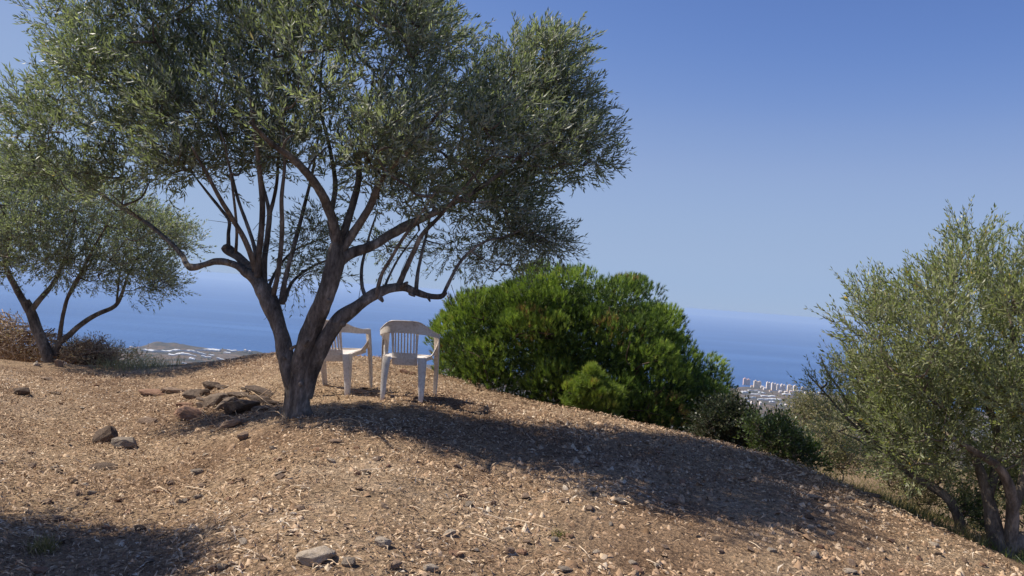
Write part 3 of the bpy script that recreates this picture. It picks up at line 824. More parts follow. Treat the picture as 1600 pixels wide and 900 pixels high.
# young yellow-green pine in front of the wide one: a second, lower tree
bq = Vector(P(925, 648, 9.5)); bq.z = H1(bq.x, bq.y)
pine(bq, [(872, 640), (880, 612), (898, 590), (915, 572), (932, 580), (955, 592), (975, 612), (982, 632), (970, 650), (930, 655), (890, 650)], 9.5, .3, 30, 9, .075, 22, 26, .055, .0048, M_pine_y,
     'small yellow-green young pine in front of the wide pine', 52, ([(925, 665), (925, 640), (922, 610), (920, 590)], [.03, .025, .018, .008], [9.5] * 4), deadfrac=.1)

# ------------------------------------------------------------------ shrubs
def shrub(name, label, poly, dep, thick, ncl, rpx, rad, per, leaf, mat, seed, pairs=4, up_b=.3, stemmat=None, cat='shrub', group=None, spread=.9, tl=(.08, .2), kind=None, droop=0):
    xs = sum(p[0] for p in poly) / len(poly); yb = max(p[1] for p in poly)
    b = Vector(P(xs, yb, dep)); b.z = H1(b.x, b.y)
    t = empty(name, b); tag(t, label, cat, group)
    cs_ = fill_crown(poly, ncl, dep, thick, rpx, .6, seed=seed)
    nd = np.array([[b.x, b.y, b.z - .05], [b.x + .05, b.y, b.z + .1]])
    lv, st, b_ = Acc(), Acc(), Acc()
    for i in np.argsort(np.linalg.norm(cs_ - nd[0], axis=1)):
        nd = np.vstack([nd, connect(b_, cs_[i], nd, .012, .004)])
    o_, d_ = clump_twigs(cs_, rad, per, up_b, None)
    N_ = len(o_)
    leafy_twigs(lv, o_, d_, rng.uniform(tl[0], tl[1], N_), pairs, leaf[0], leaf[1], spread, stem=st, droop=droop, tint_base=rng.random(N_) * .6 + .1)
    sm = stemmat or M_bark
    b_.build('branches', sm, t, kind='stuff'); st.build('twigs', sm, t, kind='stuff'); lv.build('foliage', mat, t, kind='stuff')
    localise(t)
    return t

shrub('dark_shrub', 'dark low shrub on the slope edge right of the wide pine', [(1085, 660), (1100, 640), (1130, 630), (1165, 640), (1185, 665), (1190, 700), (1150, 712), (1095, 695)], 9.3, .55, 70, 18, .14, 34, (.042, .026), M_shrub_d, 61)
shrub('leafy_shrub', 'glossy green leafy shrub between the dark shrub and the right olives', [(1165, 672), (1180, 650), (1200, 660), (1218, 652), (1242, 676), (1272, 700), (1290, 742), (1240, 735), (1195, 725), (1170, 705)], 8.6, .45, 48, 16, .11, 16, (.055, .018), M_shrub_g, 62, up_b=.8)
shrub('pale_shrub', 'pale green wispy shrub peeping up behind the dark shrub', [(1118, 640), (1128, 612), (1150, 618), (1165, 610), (1155, 635), (1140, 650)], 11.5, .3, 9, 12, .14, 12, (.05, .014), M_scrub, 63, up_b=.9)

# hillside scrub below the right olives
k = 0
for lab, pl, dep, n_, mt_ in [
    ('rounded grey green bush on the dry hillside farther down', [(1215, 640), (1250, 622), (1300, 628), (1330, 650), (1320, 680), (1240, 680)], 24, 60, M_scrub),
    ('grey green bush low under the young olive twigs', [(1240, 690), (1280, 665), (1330, 672), (1370, 700), (1360, 745), (1280, 735)], 12, 44, M_scrub),
    ('tangled bush behind the leaning olive trunk', [(1340, 700), (1400, 690), (1470, 710), (1500, 760), (1490, 810), (1420, 790), (1360, 755)], 9.0, 56, M_scrub),
    ('bright green bush between the two right olive trunks', [(1490, 780), (1530, 760), (1560, 790), (1560, 850), (1520, 850), (1500, 830)], 7.7, 22, M_shrub_g),
    ('bushy undergrowth behind the right olive trunk', [(1540, 700), (1640, 680), (1700, 740), (1700, 860), (1600, 870), (1550, 800)], 8.6, 50, M_scrub),
    ('bush on the far slope at the right edge of the coast view', [(1300, 625), (1340, 600), (1400, 600), (1450, 640), (1440, 680), (1340, 680)], 20, 60, M_scrub),
]:
    sc_ = dep / 9.0
    shrub('bush', lab, pl, dep, .5 * sc_, n_, 18, .13 * sc_, 16, (.045 * sc_ ** .7, .015 * sc_ ** .8), mt_, 70 + k, up_b=.6, group='bushes on the slope at the right', tl=(.1 * sc_, .22 * sc_)); k += 1

# dry grass on the slope beyond the right-hand crest
def blades(name, pts, hgt, wd, mat, lean=.35, kind='stuff', label=None, parent=None, hz=True):
    N = len(pts); acc_ = Acc()
    dirs = unit(np.c_[rng.normal(size=(N, 2)) * lean, np.ones(N)])
    side = unit(np.cross(dirs, rng.normal(size=(N, 3))))
    h = hgt * rng.uniform(.5, 1.3, N)
    b2_ = unit(np.c_[rng.normal(size=(N, 2)), np.zeros(N)]) * (h * .35)[:, None]
    w2 = wd * rng.uniform(.6, 1.3, N)
    p1 = pts + dirs * (h * .55)[:, None]; p2 = pts + dirs * h[:, None] + b2_
    V = np.stack([pts - side * w2[:, None] * .5, pts + side * w2[:, None] * .5, p1 + side * w2[:, None] * .35, p2, p1 - side * w2[:, None] * .35], 1).reshape(-1, 3)
    b_ = np.arange(N)[:, None] * 5
    q1 = b_ + np.array([[0, 1, 2, 4]]); q2 = b_ + np.array([[4, 2, 3, 3]])
    tt = rng.random(N)
    acc_.add(V, q1, tt)
    acc2 = Acc(); acc2.add(V, b_ + np.array([[4, 2, 3]]), tt)
    me1 = np_mesh(name, V, q1, {'tint': tt})
    # tips joined in as triangles through bmesh-free append
    allv = V; tri = np.concatenate([b_ + np.array([[0, 1, 2]]), b_ + np.array([[0, 2, 4]]), b_ + np.array([[4, 2, 3]])])
    bpy.data.meshes.remove(me1)
    me_ = np_mesh(name, allv, tri, {'tint': np.concatenate([tt, tt, tt])})
    o_ = link_mesh(name, me_, mat, parent)
    if kind: o_['kind'] = kind
    if label: o_['label'] = label
    return o_

def az_px(px): v = ray(px, 600); return math.atan2(v.x, v.y)
N = 26000
aa = rng.uniform(az_px(1120), az_px(1680), N); rr = np.exp(rng.uniform(LN(7.5), LN(32), N))
Rr = np.interp(aa, c_az, c_R); ok = rr > Rr * 1.08; aa = aa[ok]; rr = rr[ok]
xx = rr * np.sin(aa); yy = rr * np.cos(aa)
msk = fbm(xx / 1.5, yy / 1.5, 77, 2) > -.15
pts = np.c_[xx, yy, H(xx, yy)][msk]
blades('dry_grass', pts, .13, .006, M_drygrass, label='dry grass covering the slope below the right-hand crest')
N = 1800
aa = rng.uniform(az_px(1200), az_px(1640), N); rr = np.interp(aa, c_az, c_R) * (1.07 + rng.random(N) ** 1.2 * .4)
xx = rr * np.sin(aa); yy = rr * np.cos(aa); msk = fbm(xx / .6, yy / .6, 78, 2) > .0
pts = np.c_[xx, yy, H(xx, yy)][msk]
blades('green_grass', pts, .08, .007, M_shrub_g, label='green weeds along the right-hand edge of the slope')

# ------------------------------------------------------------------ brush piles on the left
def brush(name, label, poly, dep, thick, nst, seed, cat, leafn=0, leafmat=None, sl=(.25, .7), tint=(0, 1), group=None):
    g = np.random.default_rng(seed)
    xs = sum(p[0] for p in poly) / len(poly); yb = max(p[1] for p in poly)
    b = Vector(P(xs, yb, dep)); b.z = H1(b.x, b.y)
    t = empty(name, b); tag(t, label, cat, group)
    cs_ = fill_crown(poly, nst, dep, thick, 10, .3, seed=seed, sep=0)
    a_ = Acc()
    for c in cs_:
        for _ in range(3):
            L = g.uniform(*sl); dv = unit(g.normal(size=3) * np.array([1, .7, .55])); mid = c + g.normal(size=3) * .05
            s = c - dv * L / 2; e = c + dv * L / 2
            zlow = min(H1(*c[:2]) - .05, 9)
            s[2] = max(s[2], zlow); e[2] = max(e[2], zlow)
            tube(a_, [s, mid, e], [g.uniform(.005, .012), .006, .002], 4, 0, 2, tint=g.uniform(*tint))
    a_.build('dry_twigs', M_drytwig, t, kind='stuff')
    if leafn:
        o_, d_ = clump_twigs(cs_, .12, leafn, .2); N_ = len(o_); lv = Acc()
        leafy_twigs(lv, o_, d_, g.uniform(.08, .18, N_), 3, .05, .016, 1.0, tint_base=rng.random(N_))
        lv.build('foliage', leafmat, t, kind='stuff')
    localise(t)
    return t
M_dryleaf = mat_leaf('dry_brown_leaves', [(0, (.22, .13, .08)), (.5, (.42, .30, .20)), (1, (.60, .48, .35))], None, .2, .8, .2)
brush('brush_pile', 'tall heap of dry grey brush behind the left olive trunk', [(-60, 500), (0, 492), (40, 505), (80, 525), (110, 555), (110, 575), (0, 570), (-60, 560)], 13.2, .6, 230, 81, 'brush pile', 5, M_dryleaf, group='heaps of dry brush at the left')
brush('brush_pile', 'low heap of dark brown pruned twigs right of the left olive trunk', [(100, 560), (115, 540), (150, 532), (175, 545), (190, 570), (180, 578), (110, 575)], 12.7, .35, 150, 82, 'brush pile', 5, M_dryleaf, sl=(.12, .4), tint=(0, .6), group='heaps of dry brush at the left')
shrub('scrub_bush', 'low grey green scrub at the end of the brush heaps', [(80, 560), (100, 535), (140, 528), (190, 540), (225, 552), (245, 572), (220, 580), (150, 575)], 13.3, .4, 40, 14, .15, 16, (.035, .010), M_scrub, 83, up_b=.9, stemmat=M_drytwig)
N = 450
pxs = rng.uniform(150, 252, N); q = np.array([tuple(G(px, 577 + rng.uniform(-3, 4))) for px in np.linspace(150, 252, 30)])
ix = rng.integers(0, 30, N); pts = q[ix] + np.c_[rng.normal(size=N) * .08, rng.uniform(-.2, .9, N), np.zeros(N)]; pts[:, 2] = H(pts[:, 0], pts[:, 1])
blades('weeds', pts, .20, .007, M_scrub, .4, label='wispy green weeds at the end of the brush heap')

# ------------------------------------------------------------------ gravel and litter (nobody could count them)
def area_pts(N, r0, r1, pw=1.0, a0=-.68, a1=.70):
    a = rng.uniform(a0, a1, N); u_ = rng.random(N)
    r = r0 + (r1 - r0) * u_ ** pw
    Rm = np.interp(a, c_az, c_R); ok_ = r < Rm * 1.03
    a = a[ok_]; r = r[ok_]
    return r * np.sin(a), r * np.cos(a), r

def gravel(name, N, smin, smax, r0, r1, pw, label, mat=M_peb, flat=.85, a0=-.68, a1=.70, tb=None):
    x, y, r = area_pts(N, r0, r1, pw, a0, a1)
    k_ = rng.random(len(x)) < np.clip(.25 + sstep(-.4, .35, fbm(x / .7, y / .7, 63, 3)), 0, 1); x, y, r = x[k_], y[k_], r[k_]
    n_ = len(x)
    s = smin * (smax / smin) ** (rng.random(n_) ** 2.2)
    base_v = np.array([[1, 0, 0], [.3, .95, 0], [-.8, .6, 0], [-.8, -.6, 0], [.3, -.95, 0], [.1, .1, .9], [-.3, -.2, .75]])
    faces = np.array([[0, 1, 5], [1, 6, 5], [1, 2, 6], [2, 3, 6], [3, 4, 6], [4, 5, 6], [4, 0, 5]])
    V = base_v[None] + rng.normal(size=(n_, 7, 3)) * .22
    V[:, :5, 2] = -.35 + rng.normal(size=(n_, 5)) * .12
    V = V * (s[:, None, None] * np.stack([np.ones(n_), rng.uniform(.55, .95, n_), rng.uniform(.35, .9, n_) * flat * 1.4], -1)[:, None, :])
    yaw = rng.random(n_) * 6.283; c_, s2 = np.cos(yaw), np.sin(yaw)
    X = V[..., 0] * c_[:, None] - V[..., 1] * s2[:, None]; Y = V[..., 0] * s2[:, None] + V[..., 1] * c_[:, None]
    tl = rng.normal(size=(n_, 2)) * .25
    Z = V[..., 2] + X * tl[:, :1] + Y * tl[:, 1:]
    Z = Z + H(x, y)[:, None]
    V = np.stack([X + x[:, None], Y + y[:, None], Z], -1).reshape(-1, 3)
    Fc = (np.arange(n_)[:, None, None] * 7 + faces[None]).reshape(-1, 3)
    t_ = np.clip(rng.beta(1.3, 1.5, n_) + .35 * fbm(x / .8, y / .8, 95, 4), 0, 1)
    me_ = np_mesh(name, V, Fc, {'tint': np.repeat(t_, 7)})
    o_ = link_mesh(name, me_, mat); tag(o_, label, kind='stuff')
    return o_

gravel('gravel', 85000, .0045, .017, 3.3, 12.5, .75, 'fine brown gravel covering the hilltop')
gravel('coarse_gravel', 5200, .014, .036, 3.3, 12.5, .8, 'coarser tan stone chips scattered in the gravel')
gravel('stone_chips', 3200, .016, .042, 3.3, 9.5, .8, 'angular stone chips on the right-hand slope', a0=.0, a1=.70)

def litter(name, N, lmin, lmax, wd, label, mat=M_litter, weight=None, r1=12.5):
    x, y, r = area_pts(N, 3.3, r1, .8)
    if weight is not None:
        k_ = rng.random(len(x)) < weight(x, y); x, y, r = x[k_], y[k_], r[k_]
    n_ = len(x)
    yaw = rng.random(n_) * 6.283; L = lmin * (lmax / lmin) ** (rng.random(n_) ** 1.8)
    dv = np.c_[np.cos(yaw), np.sin(yaw), rng.normal(size=n_) * .35]; dv = unit(dv)
    sd2 = unit(np.c_[-np.sin(yaw), np.cos(yaw), rng.normal(size=n_) * .5])
    p = np.c_[x, y, H(x, y) + .008 + rng.random(n_) * .020]
    w_ = wd * rng.uniform(.6, 1.5, n_)[:, None]
    cv = np.c_[rng.normal(size=(n_, 2)) * .12, rng.uniform(0, .2, n_)] * L[:, None]
    V = np.stack([p - dv * L[:, None] / 2, p + cv + sd2 * w_ / 2, p + dv * L[:, None] / 2, p + cv - sd2 * w_ / 2], 1).reshape(-1, 3)
    me_ = np_mesh(name, V, np.arange(n_ * 4).reshape(-1, 4), {'tint': np.clip(rng.beta(1.1, 1.35, n_) + .38 * fbm(x / .75, y / .75, 95, 4), 0, 1)})
    return tag(link_mesh(name, me_, mat), label, kind='stuff')
wl_ = lambda x, y: np.clip((.40 + .6 * sstep(1.0, -1.0, x - .15 * (y - 6)) + .4 * sstep(5.5, 7, y)) * sstep(-.55, .15, fbm(x / .9, y / .9, 61, 3)), .08, 1)
litter('leaf_litter', 88000, .024, .085, .0085, 'dry fallen leaves and wood chips lying over the gravel', weight=wl_)
litter('straw', 9000, .06, .17, .004, 'bits of dry straw scattered over the gravel', weight=wl_)
# long straws
a_ = Acc()
for px, py, qx, qy in [(790, 812, 862, 832), (735, 838, 775, 852), (742, 805, 800, 820), (905, 858, 922, 876), (1350, 800, 1364, 809), (880, 858, 900, 862), (248, 764, 268, 778), (290, 764, 330, 772), (375, 862, 405, 872), (640, 795, 660, 801), (1170, 850, 1190, 862), (1010, 880, 1035, 893), (560, 740, 600, 736)]:
    A = G(px, py); B = G(qx, qy); Mv = (A + B) / 2 + Vector((0, 0, .02))
    tube(a_, [A + Vector((0, 0, .015)), Mv, B + Vector((0, 0, .012))], [.0035, .003, .002], 4, 0, 2, tint=.93)
for px, py, qx, qy in [(378, 612, 430, 642), (352, 622, 372, 655), (395, 640, 436, 648), (405, 628, 440, 600), (300, 640, 330, 662), (420, 646, 448, 660), (340, 655, 375, 662), (500, 640, 560, 655), (520, 660, 575, 668)]:
    A = G(px, py); B = G(qx, qy); Mv = (A + B) / 2 + Vector((0, 0, .05))
    tube(a_, [A + Vector((0, 0, .06 if py < 640 else .015)), Mv, B + Vector((0, 0, .012))], [.005, .004, .002], 4, 0, 2, tint=.55)
tag(a_.build('long_straw', M_litter), 'long pale straw stalks lying on the gravel', kind='stuff')

# ------------------------------------------------------------------ stones
def rock_mesh(seed, npts=22, blocky=.5, sub=0):
    g = random.Random(seed); bm = bmesh.new()
    for _ in range(npts):
        v = Vector((g.gauss(0, 1), g.gauss(0, 1), g.gauss(0, 1))).normalized()
        mx = max(abs(c) for c in v); v = v.lerp(v / mx, blocky) * g.uniform(.86, 1.0)
        bm.verts.new(v)
    r_ = bmesh.ops.convex_hull(bm, input=bm.verts)
    dele = [e for e in r_['geom_interior'] if isinstance(e, bmesh.types.BMVert)] + [e for e in r_['geom_unused'] if isinstance(e, bmesh.types.BMVert)]
    bmesh.ops.delete(bm, geom=list(set(dele)), context='VERTS')
    if sub:
        bmesh.ops.bevel(bm, geom=list(bm.edges), offset=.05, segments=1, affect='EDGES', profile=.6)
        bmesh.ops.triangulate(bm, faces=bm.faces)
        bmesh.ops.subdivide_edges(bm, edges=bm.edges, cuts=1)
        from mathutils import noise as mn
        for v in bm.verts:
            v.co += v.co.normalized() * (mn.noise(v.co * 2.3 + Vector((seed, 0, 0))) * .10 + mn.noise(v.co * 6 + Vector((0, seed, 0))) * .04)
    mn_ = Vector([min(v.co[i] for v in bm.verts) for i in range(3)]); mx_ = Vector([max(v.co[i] for v in bm.verts) for i in range(3)])
    for v in bm.verts:
        v.co = Vector([(v.co[i] - mn_[i]) / (mx_[i] - mn_[i]) - .5 for i in range(3)])
    me = bpy.data.meshes.new('stone'); bm.to_mesh(me); bm.free()
    return me

def stone(px, py, wpx, hpx, mat, label, seed, tilt=(0, 0), yaw=None, dep=.75, group=None, zoff=0, lift=0):
    b = G(px, py)
    d_ = b.y; s1 = d_ / F
    Wm = wpx * s1; slope = 1.5 / d_
    Dm = min(Wm * dep, max(.3 * Wm, hpx * s1 / slope * .6))
    Hm = max(hpx * s1 - Dm * slope * .8, .25 * hpx * s1) * (.92 if group == 'stones heaped beside the olive trunk' else 1.05)
    if group == 'stones heaped beside the olive trunk': Wm *= 1.12; Dm *= 1.15; lift = lift + .012
    big = wpx > 16
    me = rock_mesh(seed, 26 if big else 18, .55, 1 if big else 0)
    o = link_mesh('stone', me, mat)
    o.scale = (Wm, Dm, Hm * 1.25)
    o.location = (b.x, b.y + Dm * .35, b.z + Hm * .42 + lift)
    rz = random.Random(seed).uniform(-.35, .35) if yaw is None else yaw
    o.rotation_euler = (tilt[0], tilt[1], rz)
    tag(o, label, 'stone', group)
    return o

GS = 'loose stones on the gravel'
GP = 'stones heaped beside the olive trunk'
ST = [
    (488, 886, 58, 34, M_palestone, 'large pale grey flat-topped stone at the bottom edge, the biggest in the foreground', (.12, -.08), GS),
    (597, 857, 28, 18, M_palestone, 'pale pointed stone right of the big flat-topped foreground stone', (0, .1), GS),
    (543, 888, 22, 18, M_greystone, 'grey five-sided stone just right of the big flat-topped stone', (.2, .2), GS),
    (672, 893, 26, 14, M_palestone, 'pale oval stone at the bottom edge right of the five-sided stone', (0, .1), GS),
    (701, 839, 22, 13, M_palestone, 'pale angular stone beside the long straw stalks', (0, -.1), GS),
    (713, 870, 26, 12, M_redstone, 'dark reddish cracked stone below the straw stalks', (0, 0), GS),
    (795, 868, 20, 14, M_tanstone, 'tan square stone at the end of a straw stalk', (0, 0), GS),
    (794, 832, 18, 9, M_greystone, 'small grey stone beneath the straw stalks', (0, 0), GS),
    (158, 693, 38, 26, M_slate, 'dark wedge-shaped slab tilted up to a point at the left', (.25, -.55), GS),
    (188, 701, 42, 20, M_greystone, 'rough grey stone touching the dark tilted wedge', (0, .05), GS),
    (155, 735, 42, 13, M_slate, 'flat dark slate lying below the tilted wedge', (.1, 0), GS),
    (31, 617, 24, 13, M_slate, 'dark block stone near the left edge below the brush heap', (0, 0), GS),
    (80, 616, 22, 5, M_slate, 'thin dark stone half buried right of the dark block stone', (0, 0), GS),
    (70, 594, 16, 5, M_tanstone, 'small flat stone below the left olive trunk', (0, 0), GS),
    (228, 662, 28, 11, M_tanstone, 'flat brown stone with a shaded front, left of the stone heap', (0, 0), GS),
    (306, 742, 22, 11, M_greystone, 'grey stone alone in the litter below the stone heap', (0, 0), GS),
    (126, 760, 18, 7, M_palestone, 'pale pebble touching a dark pebble below the flat slate', (0, 0), GS),
    (115, 757, 11, 9, M_slate, 'dark pebble touching a pale pebble below the flat slate', (0, 0), GS),
    (243, 771, 15, 6, M_redstone, 'dark red flat chip left of centre in the gravel', (0, 0), GS),
    (265, 759, 12, 9, M_tanstone, 'brown pebble just above the dark red chip', (0, 0), GS),
    (216, 830, 22, 12, M_slate, 'dark pyramid-shaped stone in the lower left shade', (0, 0), GS),
    (340, 787, 15, 7, M_palestone, 'pale flat pebble on bare sand, left of centre', (0, 0), GS),
    (43, 803, 12, 8, M_greystone, 'grey pebble in the left-hand shade streak', (0, 0), GS),
    (357, 670, 42, 15, M_tanstone, 'thin slab propped over a dark hollow in front of the stone heap', (-.25, -.3), GS),
    (377, 689, 18, 15, M_tanstone, 'rounded brown stone in front of the propped slab', (0, 0), GS),
    (331, 677, 9, 6, M_palestone, 'tiny pale stone left of the rounded brown stone', (0, 0), GS),
    (632, 584, 16, 9, M_redstone, 'orange brown stone seen between the legs of the right chair', (0, 0), GS),
    (645, 586, 9, 5, M_redstone, 'small orange stone touching the larger one under the right chair', (0, 0), GS),
    (883, 895, 26, 12, M_greystone, 'smooth grey stone at the bottom edge right of centre', (0, .1), GS),
    (931, 868, 16, 10, M_palestone, 'pale round stone above the smooth grey bottom-edge stone', (0, 0), GS),
    (1126, 847, 24, 9, M_slate, 'dark flat stone with a pale straw beside it, lower right', (0, 0), GS),
    (971, 789, 24, 13, M_greystone, 'grey stone with shaded front on the sunlit right-hand gravel', (0, 0), GS),
    (1048, 788, 24, 12, M_tanstone, 'tan block stone with dark right face on the crest of the gravel', (0, 0), GS),
    (926, 771, 14, 11, M_palestone, 'pale cube-like stone above the grey shaded-front stone', (0, 0), GS),
    (883, 787, 14, 9, M_tanstone, 'small tan pyramid stone left of the grey shaded-front stone', (0, 0), GS),
    (1078, 769, 11, 9, M_tanstone, 'small tan pebble right of centre above the block stone', (0, 0), GS),
    (1042, 740, 12, 9, M_tanstone, 'sunlit stone at the very edge of the tree shade', (0, 0), GS),
    (1357, 794, 15, 9, M_slate, 'dark stone near the right-hand crest', (0, 0), GS),
    (1331, 782, 14, 8, M_greystone, 'grey stone at the right-hand crest above the dark one', (0, 0), GS),
    (1365, 778, 32, 9, M_tanstone, 'long flat tan stone lying on the right-hand crest', (0, 0), GS),
    (1278, 782, 32, 10, M_greystone, 'half-buried smooth grey rock just below the shade on the right', (0, .15), GS),
    (1266, 812, 14, 9, M_slate, 'dark triangular stone on the right-hand slope', (0, 0), GS),
    (1247, 831, 12, 11, M_slate, 'dark upright stone on the right-hand slope', (0, 0), GS),
    (1297, 837, 14, 9, M_palestone, 'pale grey stone on the right-hand slope right of the upright one', (0, 0), GS),
    (1356, 845, 10, 7, M_slate, 'dark chip far down the right-hand slope', (0, 0), GS),
    (1330, 897, 24, 10, M_palestone, 'pale stone at the bottom edge, lower right', (0, 0), GS),
    (1207, 863, 16, 8, M_palestone, 'whitish stone on the lower right-hand gravel', (0, 0), GS),
    (568, 608, 15, 4, M_slate, 'flat dark stone by the foot of the left chair', (0, 0), GS),
    (572, 640, 22, 8, M_slate, 'dark stone in the shade just right of the olive trunk', (0, 0), GS),
    (557, 743, 11, 8, M_redstone, 'pinkish pebble in the middle of the gravel', (0, 0), GS),
    (720, 777, 20, 6, M_redstone, 'dark flat reddish stone in the middle of the sunlit gravel', (0, 0), GS),
    (522, 692, 22, 7, M_tanstone, 'flat tan stone below the olive trunk', (0, 0), GS),
    (90, 573, 16, 11, M_tanstone, 'pale brown stone leaning on the foot of the left olive', (0, .3), GS),
    (56, 572, 10, 6, M_palestone, 'small pale stone left of the left olive foot', (0, 0), GS),
    (233, 619, 48, 12, M_redstone, 'long flat tan slab lying left of the stone heap', (0, 0), GS),
    (266, 616, 38, 12, M_tanstone, 'flat brown slab between the long slab and the stone heap', (0, .1), GS),
    # heap
    (299, 624, 30, 17, M_heapstone, 'rounded grey brown stone on the left of the heap', (0, -.15), GP),
    (286, 638, 26, 9, M_redstone, 'flat reddish stone at the left foot of the heap', (0, 0), GP),
    (291, 657, 42, 21, M_redstone, 'reddish slab with slanting top in front of the heap on the left', (.15, .2), GP),
    (326, 610, 25, 14, M_slate, 'dark stone on the back top of the heap', (0, 0), GP),
    (343, 609, 20, 7, M_slate, 'thin dark flake at the back of the heap', (0, .1), GP),
    (321, 620, 26, 13, M_slate, 'dark stone in the middle of the heap behind the tilted grey one', (0, -.2), GP),
    (312, 641, 16, 13, M_heapstone, 'small upright stone at the front of the heap', (0, 0), GP),
    (331, 638, 38, 24, M_heapstone, 'grey brown tilted slab at the front middle of the heap', (.1, -.4), GP),
    (350, 640, 34, 18, M_heapstone, 'thin slanted slab leaning beside the tilted grey one', (.1, -.45), GP),
    (371, 622, 34, 17, M_slate, 'dark stone at the upper middle of the heap', (0, 0), GP),
    (373, 648, 56, 26, M_slate, 'large dark slab with overhanging front face, the biggest in the heap', (-.2, -.25), GP),
    (400, 634, 42, 16, M_slate, 'dark slab between the biggest slab and the trunk', (0, .1), GP),
    (409, 620, 58, 13, M_slate, 'long dark log-like slab sloping down to the trunk', (0, .28), GP),
    (345, 629, 34, 10, M_slate, 'flat dark flake lying across the middle of the heap', (.1, -.3), GP),
    (389, 614, 28, 8, M_heapstone, 'thin brown slab behind the biggest slab', (0, .15), GP),
    (316, 632, 24, 9, M_heapstone, 'small flat brown slab beside the tilted grey one', (0, .2), GP),
    (362, 633, 30, 10, M_slate, 'dark slab wedged behind the slanted slab', (.1, .2), GP),
    (303, 645, 24, 7, M_redstone, 'thin reddish flake above the reddish front slab', (0, -.1), GP),
    (424, 634, 26, 9, M_slate, 'dark slab touching the foot of the trunk', (0, .1), GP),
    (405, 644, 30, 11, M_heapstone, 'pale edged stone at the right foot of the heap', (0, -.2), GP),
]
for i, (px, py, w_, h_, mt_, lab, tl, gr) in enumerate(ST):
    stone(px, py, w_, h_, mt_, lab, 100 + i, tl, group=gr, yaw=(0 if abs(tl[1]) > .2 else None))
# nameless ones, alike
protos = [rock_mesh(500 + i, 16, .5, 0) for i in range(10)]
pm = [M_tanstone, M_redstone, M_greystone, M_palestone, M_slate]
bank = {}
used_labels = set()
MARKS = [(463, 650, 'the big olive trunk'), (488, 880, 'the big flat-topped foreground stone'), (158, 693, 'the tilted dark wedge stone'), (155, 735, 'the flat dark slate'),
         (345, 630, 'the stone heap'), (634, 626, 'the right chair'), (530, 617, 'the left chair'), (750, 825, 'the long straw stalks'), (877, 840, 'the small dry plant'), (1126, 847, 'the dark flat stone with the straw'),
         (1278, 782, 'the half-buried smooth rock'), (1500, 835, 'the leaning olive trunk'), (925, 645, 'the young pine'), (66, 862, 'the dead straw tuft'), (31, 617, 'the dark block stone at the left'),
         (971, 789, 'the grey stone with the shaded front'), (1042, 740, 'the stone at the shade edge'), (557, 743, 'the pinkish pebble'), (1330, 897, 'the pale stone at the bottom right'), (306, 742, 'the lone grey stone below the heap'),
         (672, 893, 'the pale oval stone at the bottom edge'), (883, 895, 'the smooth grey bottom-edge stone'), (340, 787, 'the pale pebble on bare sand'), (1207, 863, 'the whitish stone on the lower right'), (720, 777, 'the dark flat reddish stone')]
def place_words(px, py, what):
    d_, mx, my, nm = min((math.hypot(px - m_[0], 1.6 * (py - m_[1])), m_[0], m_[1], m_[2]) for m_ in MARKS)
    dx, dy = px - mx, 1.6 * (py - my)
    ax, ay = abs(dx), abs(dy)
    if ax > 2.2 * ay: w_ = 'right of' if dx > 0 else 'left of'
    elif ay > 2.2 * ax: w_ = 'below' if dy > 0 else 'above'
    else: w_ = ('below and ' if dy > 0 else 'above and ') + ('right of' if dx > 0 else 'left of')
    far = 'just ' if d_ < 45 else ('a little way ' if d_ < 95 else 'well ')
    return what + ' ' + far + w_ + ' ' + nm
nsm = 0
tries = 0
while nsm < 150 and tries < 4000:
    tries += 1
    px = rng.uniform(20, 1560); py = rng.uniform(600, 898)
    a = math.atan2(ray(px, py).x, ray(px, py).y); b = G(px, py)
    if b.y > 11: continue
    if np.hypot(b.x, b.y) > np.interp(a, c_az, c_R) * .98: continue
    if any(abs(px - s[0]) < s[2] and abs(py - s[1]) < s[3] * 1.3 for s in ST): continue
    if 425 < px < 505 and py < 665: continue
    mi = int(rng.choice(5, p=[.50, .24, .10, .13, .03])); pi = int(rng.integers(10))
    if (mi, pi) not in bank:
        me = protos[pi].copy(); me.materials.append(pm[mi]); bank[(mi, pi)] = me
    o = bpy.data.objects.new('small_stone', bank[(mi, pi)]); col.objects.link(o)
    s1 = rng.uniform(.035, .075)
    o.scale = (s1, s1 * rng.uniform(.6, .9), s1 * rng.uniform(.35, .6)); o.location = (b.x, b.y, b.z + s1 * .12)
    o.rotation_euler = (rng.normal() * .2, rng.normal() * .2, rng.random() * 6.28)
    cn = ('tan', 'reddish', 'grey', 'pale', 'dark')[mi]
    lab = place_words(px, py, 'small %s stone' % cn)
    if lab in used_labels or len(lab.split()) > 16: col.objects.unlink(o); bpy.data.objects.remove(o); continue
    used_labels.add(lab); tag(o, lab, 'stone', 'small stones strewn over the gravel'); nsm += 1

# tufts
for px, py, n_, hh, mt_, lab in [(877, 840, 60, .05, M_drygrass, 'small dry plant sprouting from the gravel right of centre'), (66, 862, 140, .09, M_drygrass, 'tuft of dead straw in the shade at the lower left')]:
    b = G(px, py)
    t = empty('grass_tuft', b); tag(t, lab, 'grass tuft')
    pts = np.array([[rng.normal() * .03, rng.normal() * .03, 0.0] for _ in range(n_)])
    blades('blades', pts, hh, .005, mt_, .5, parent=t)

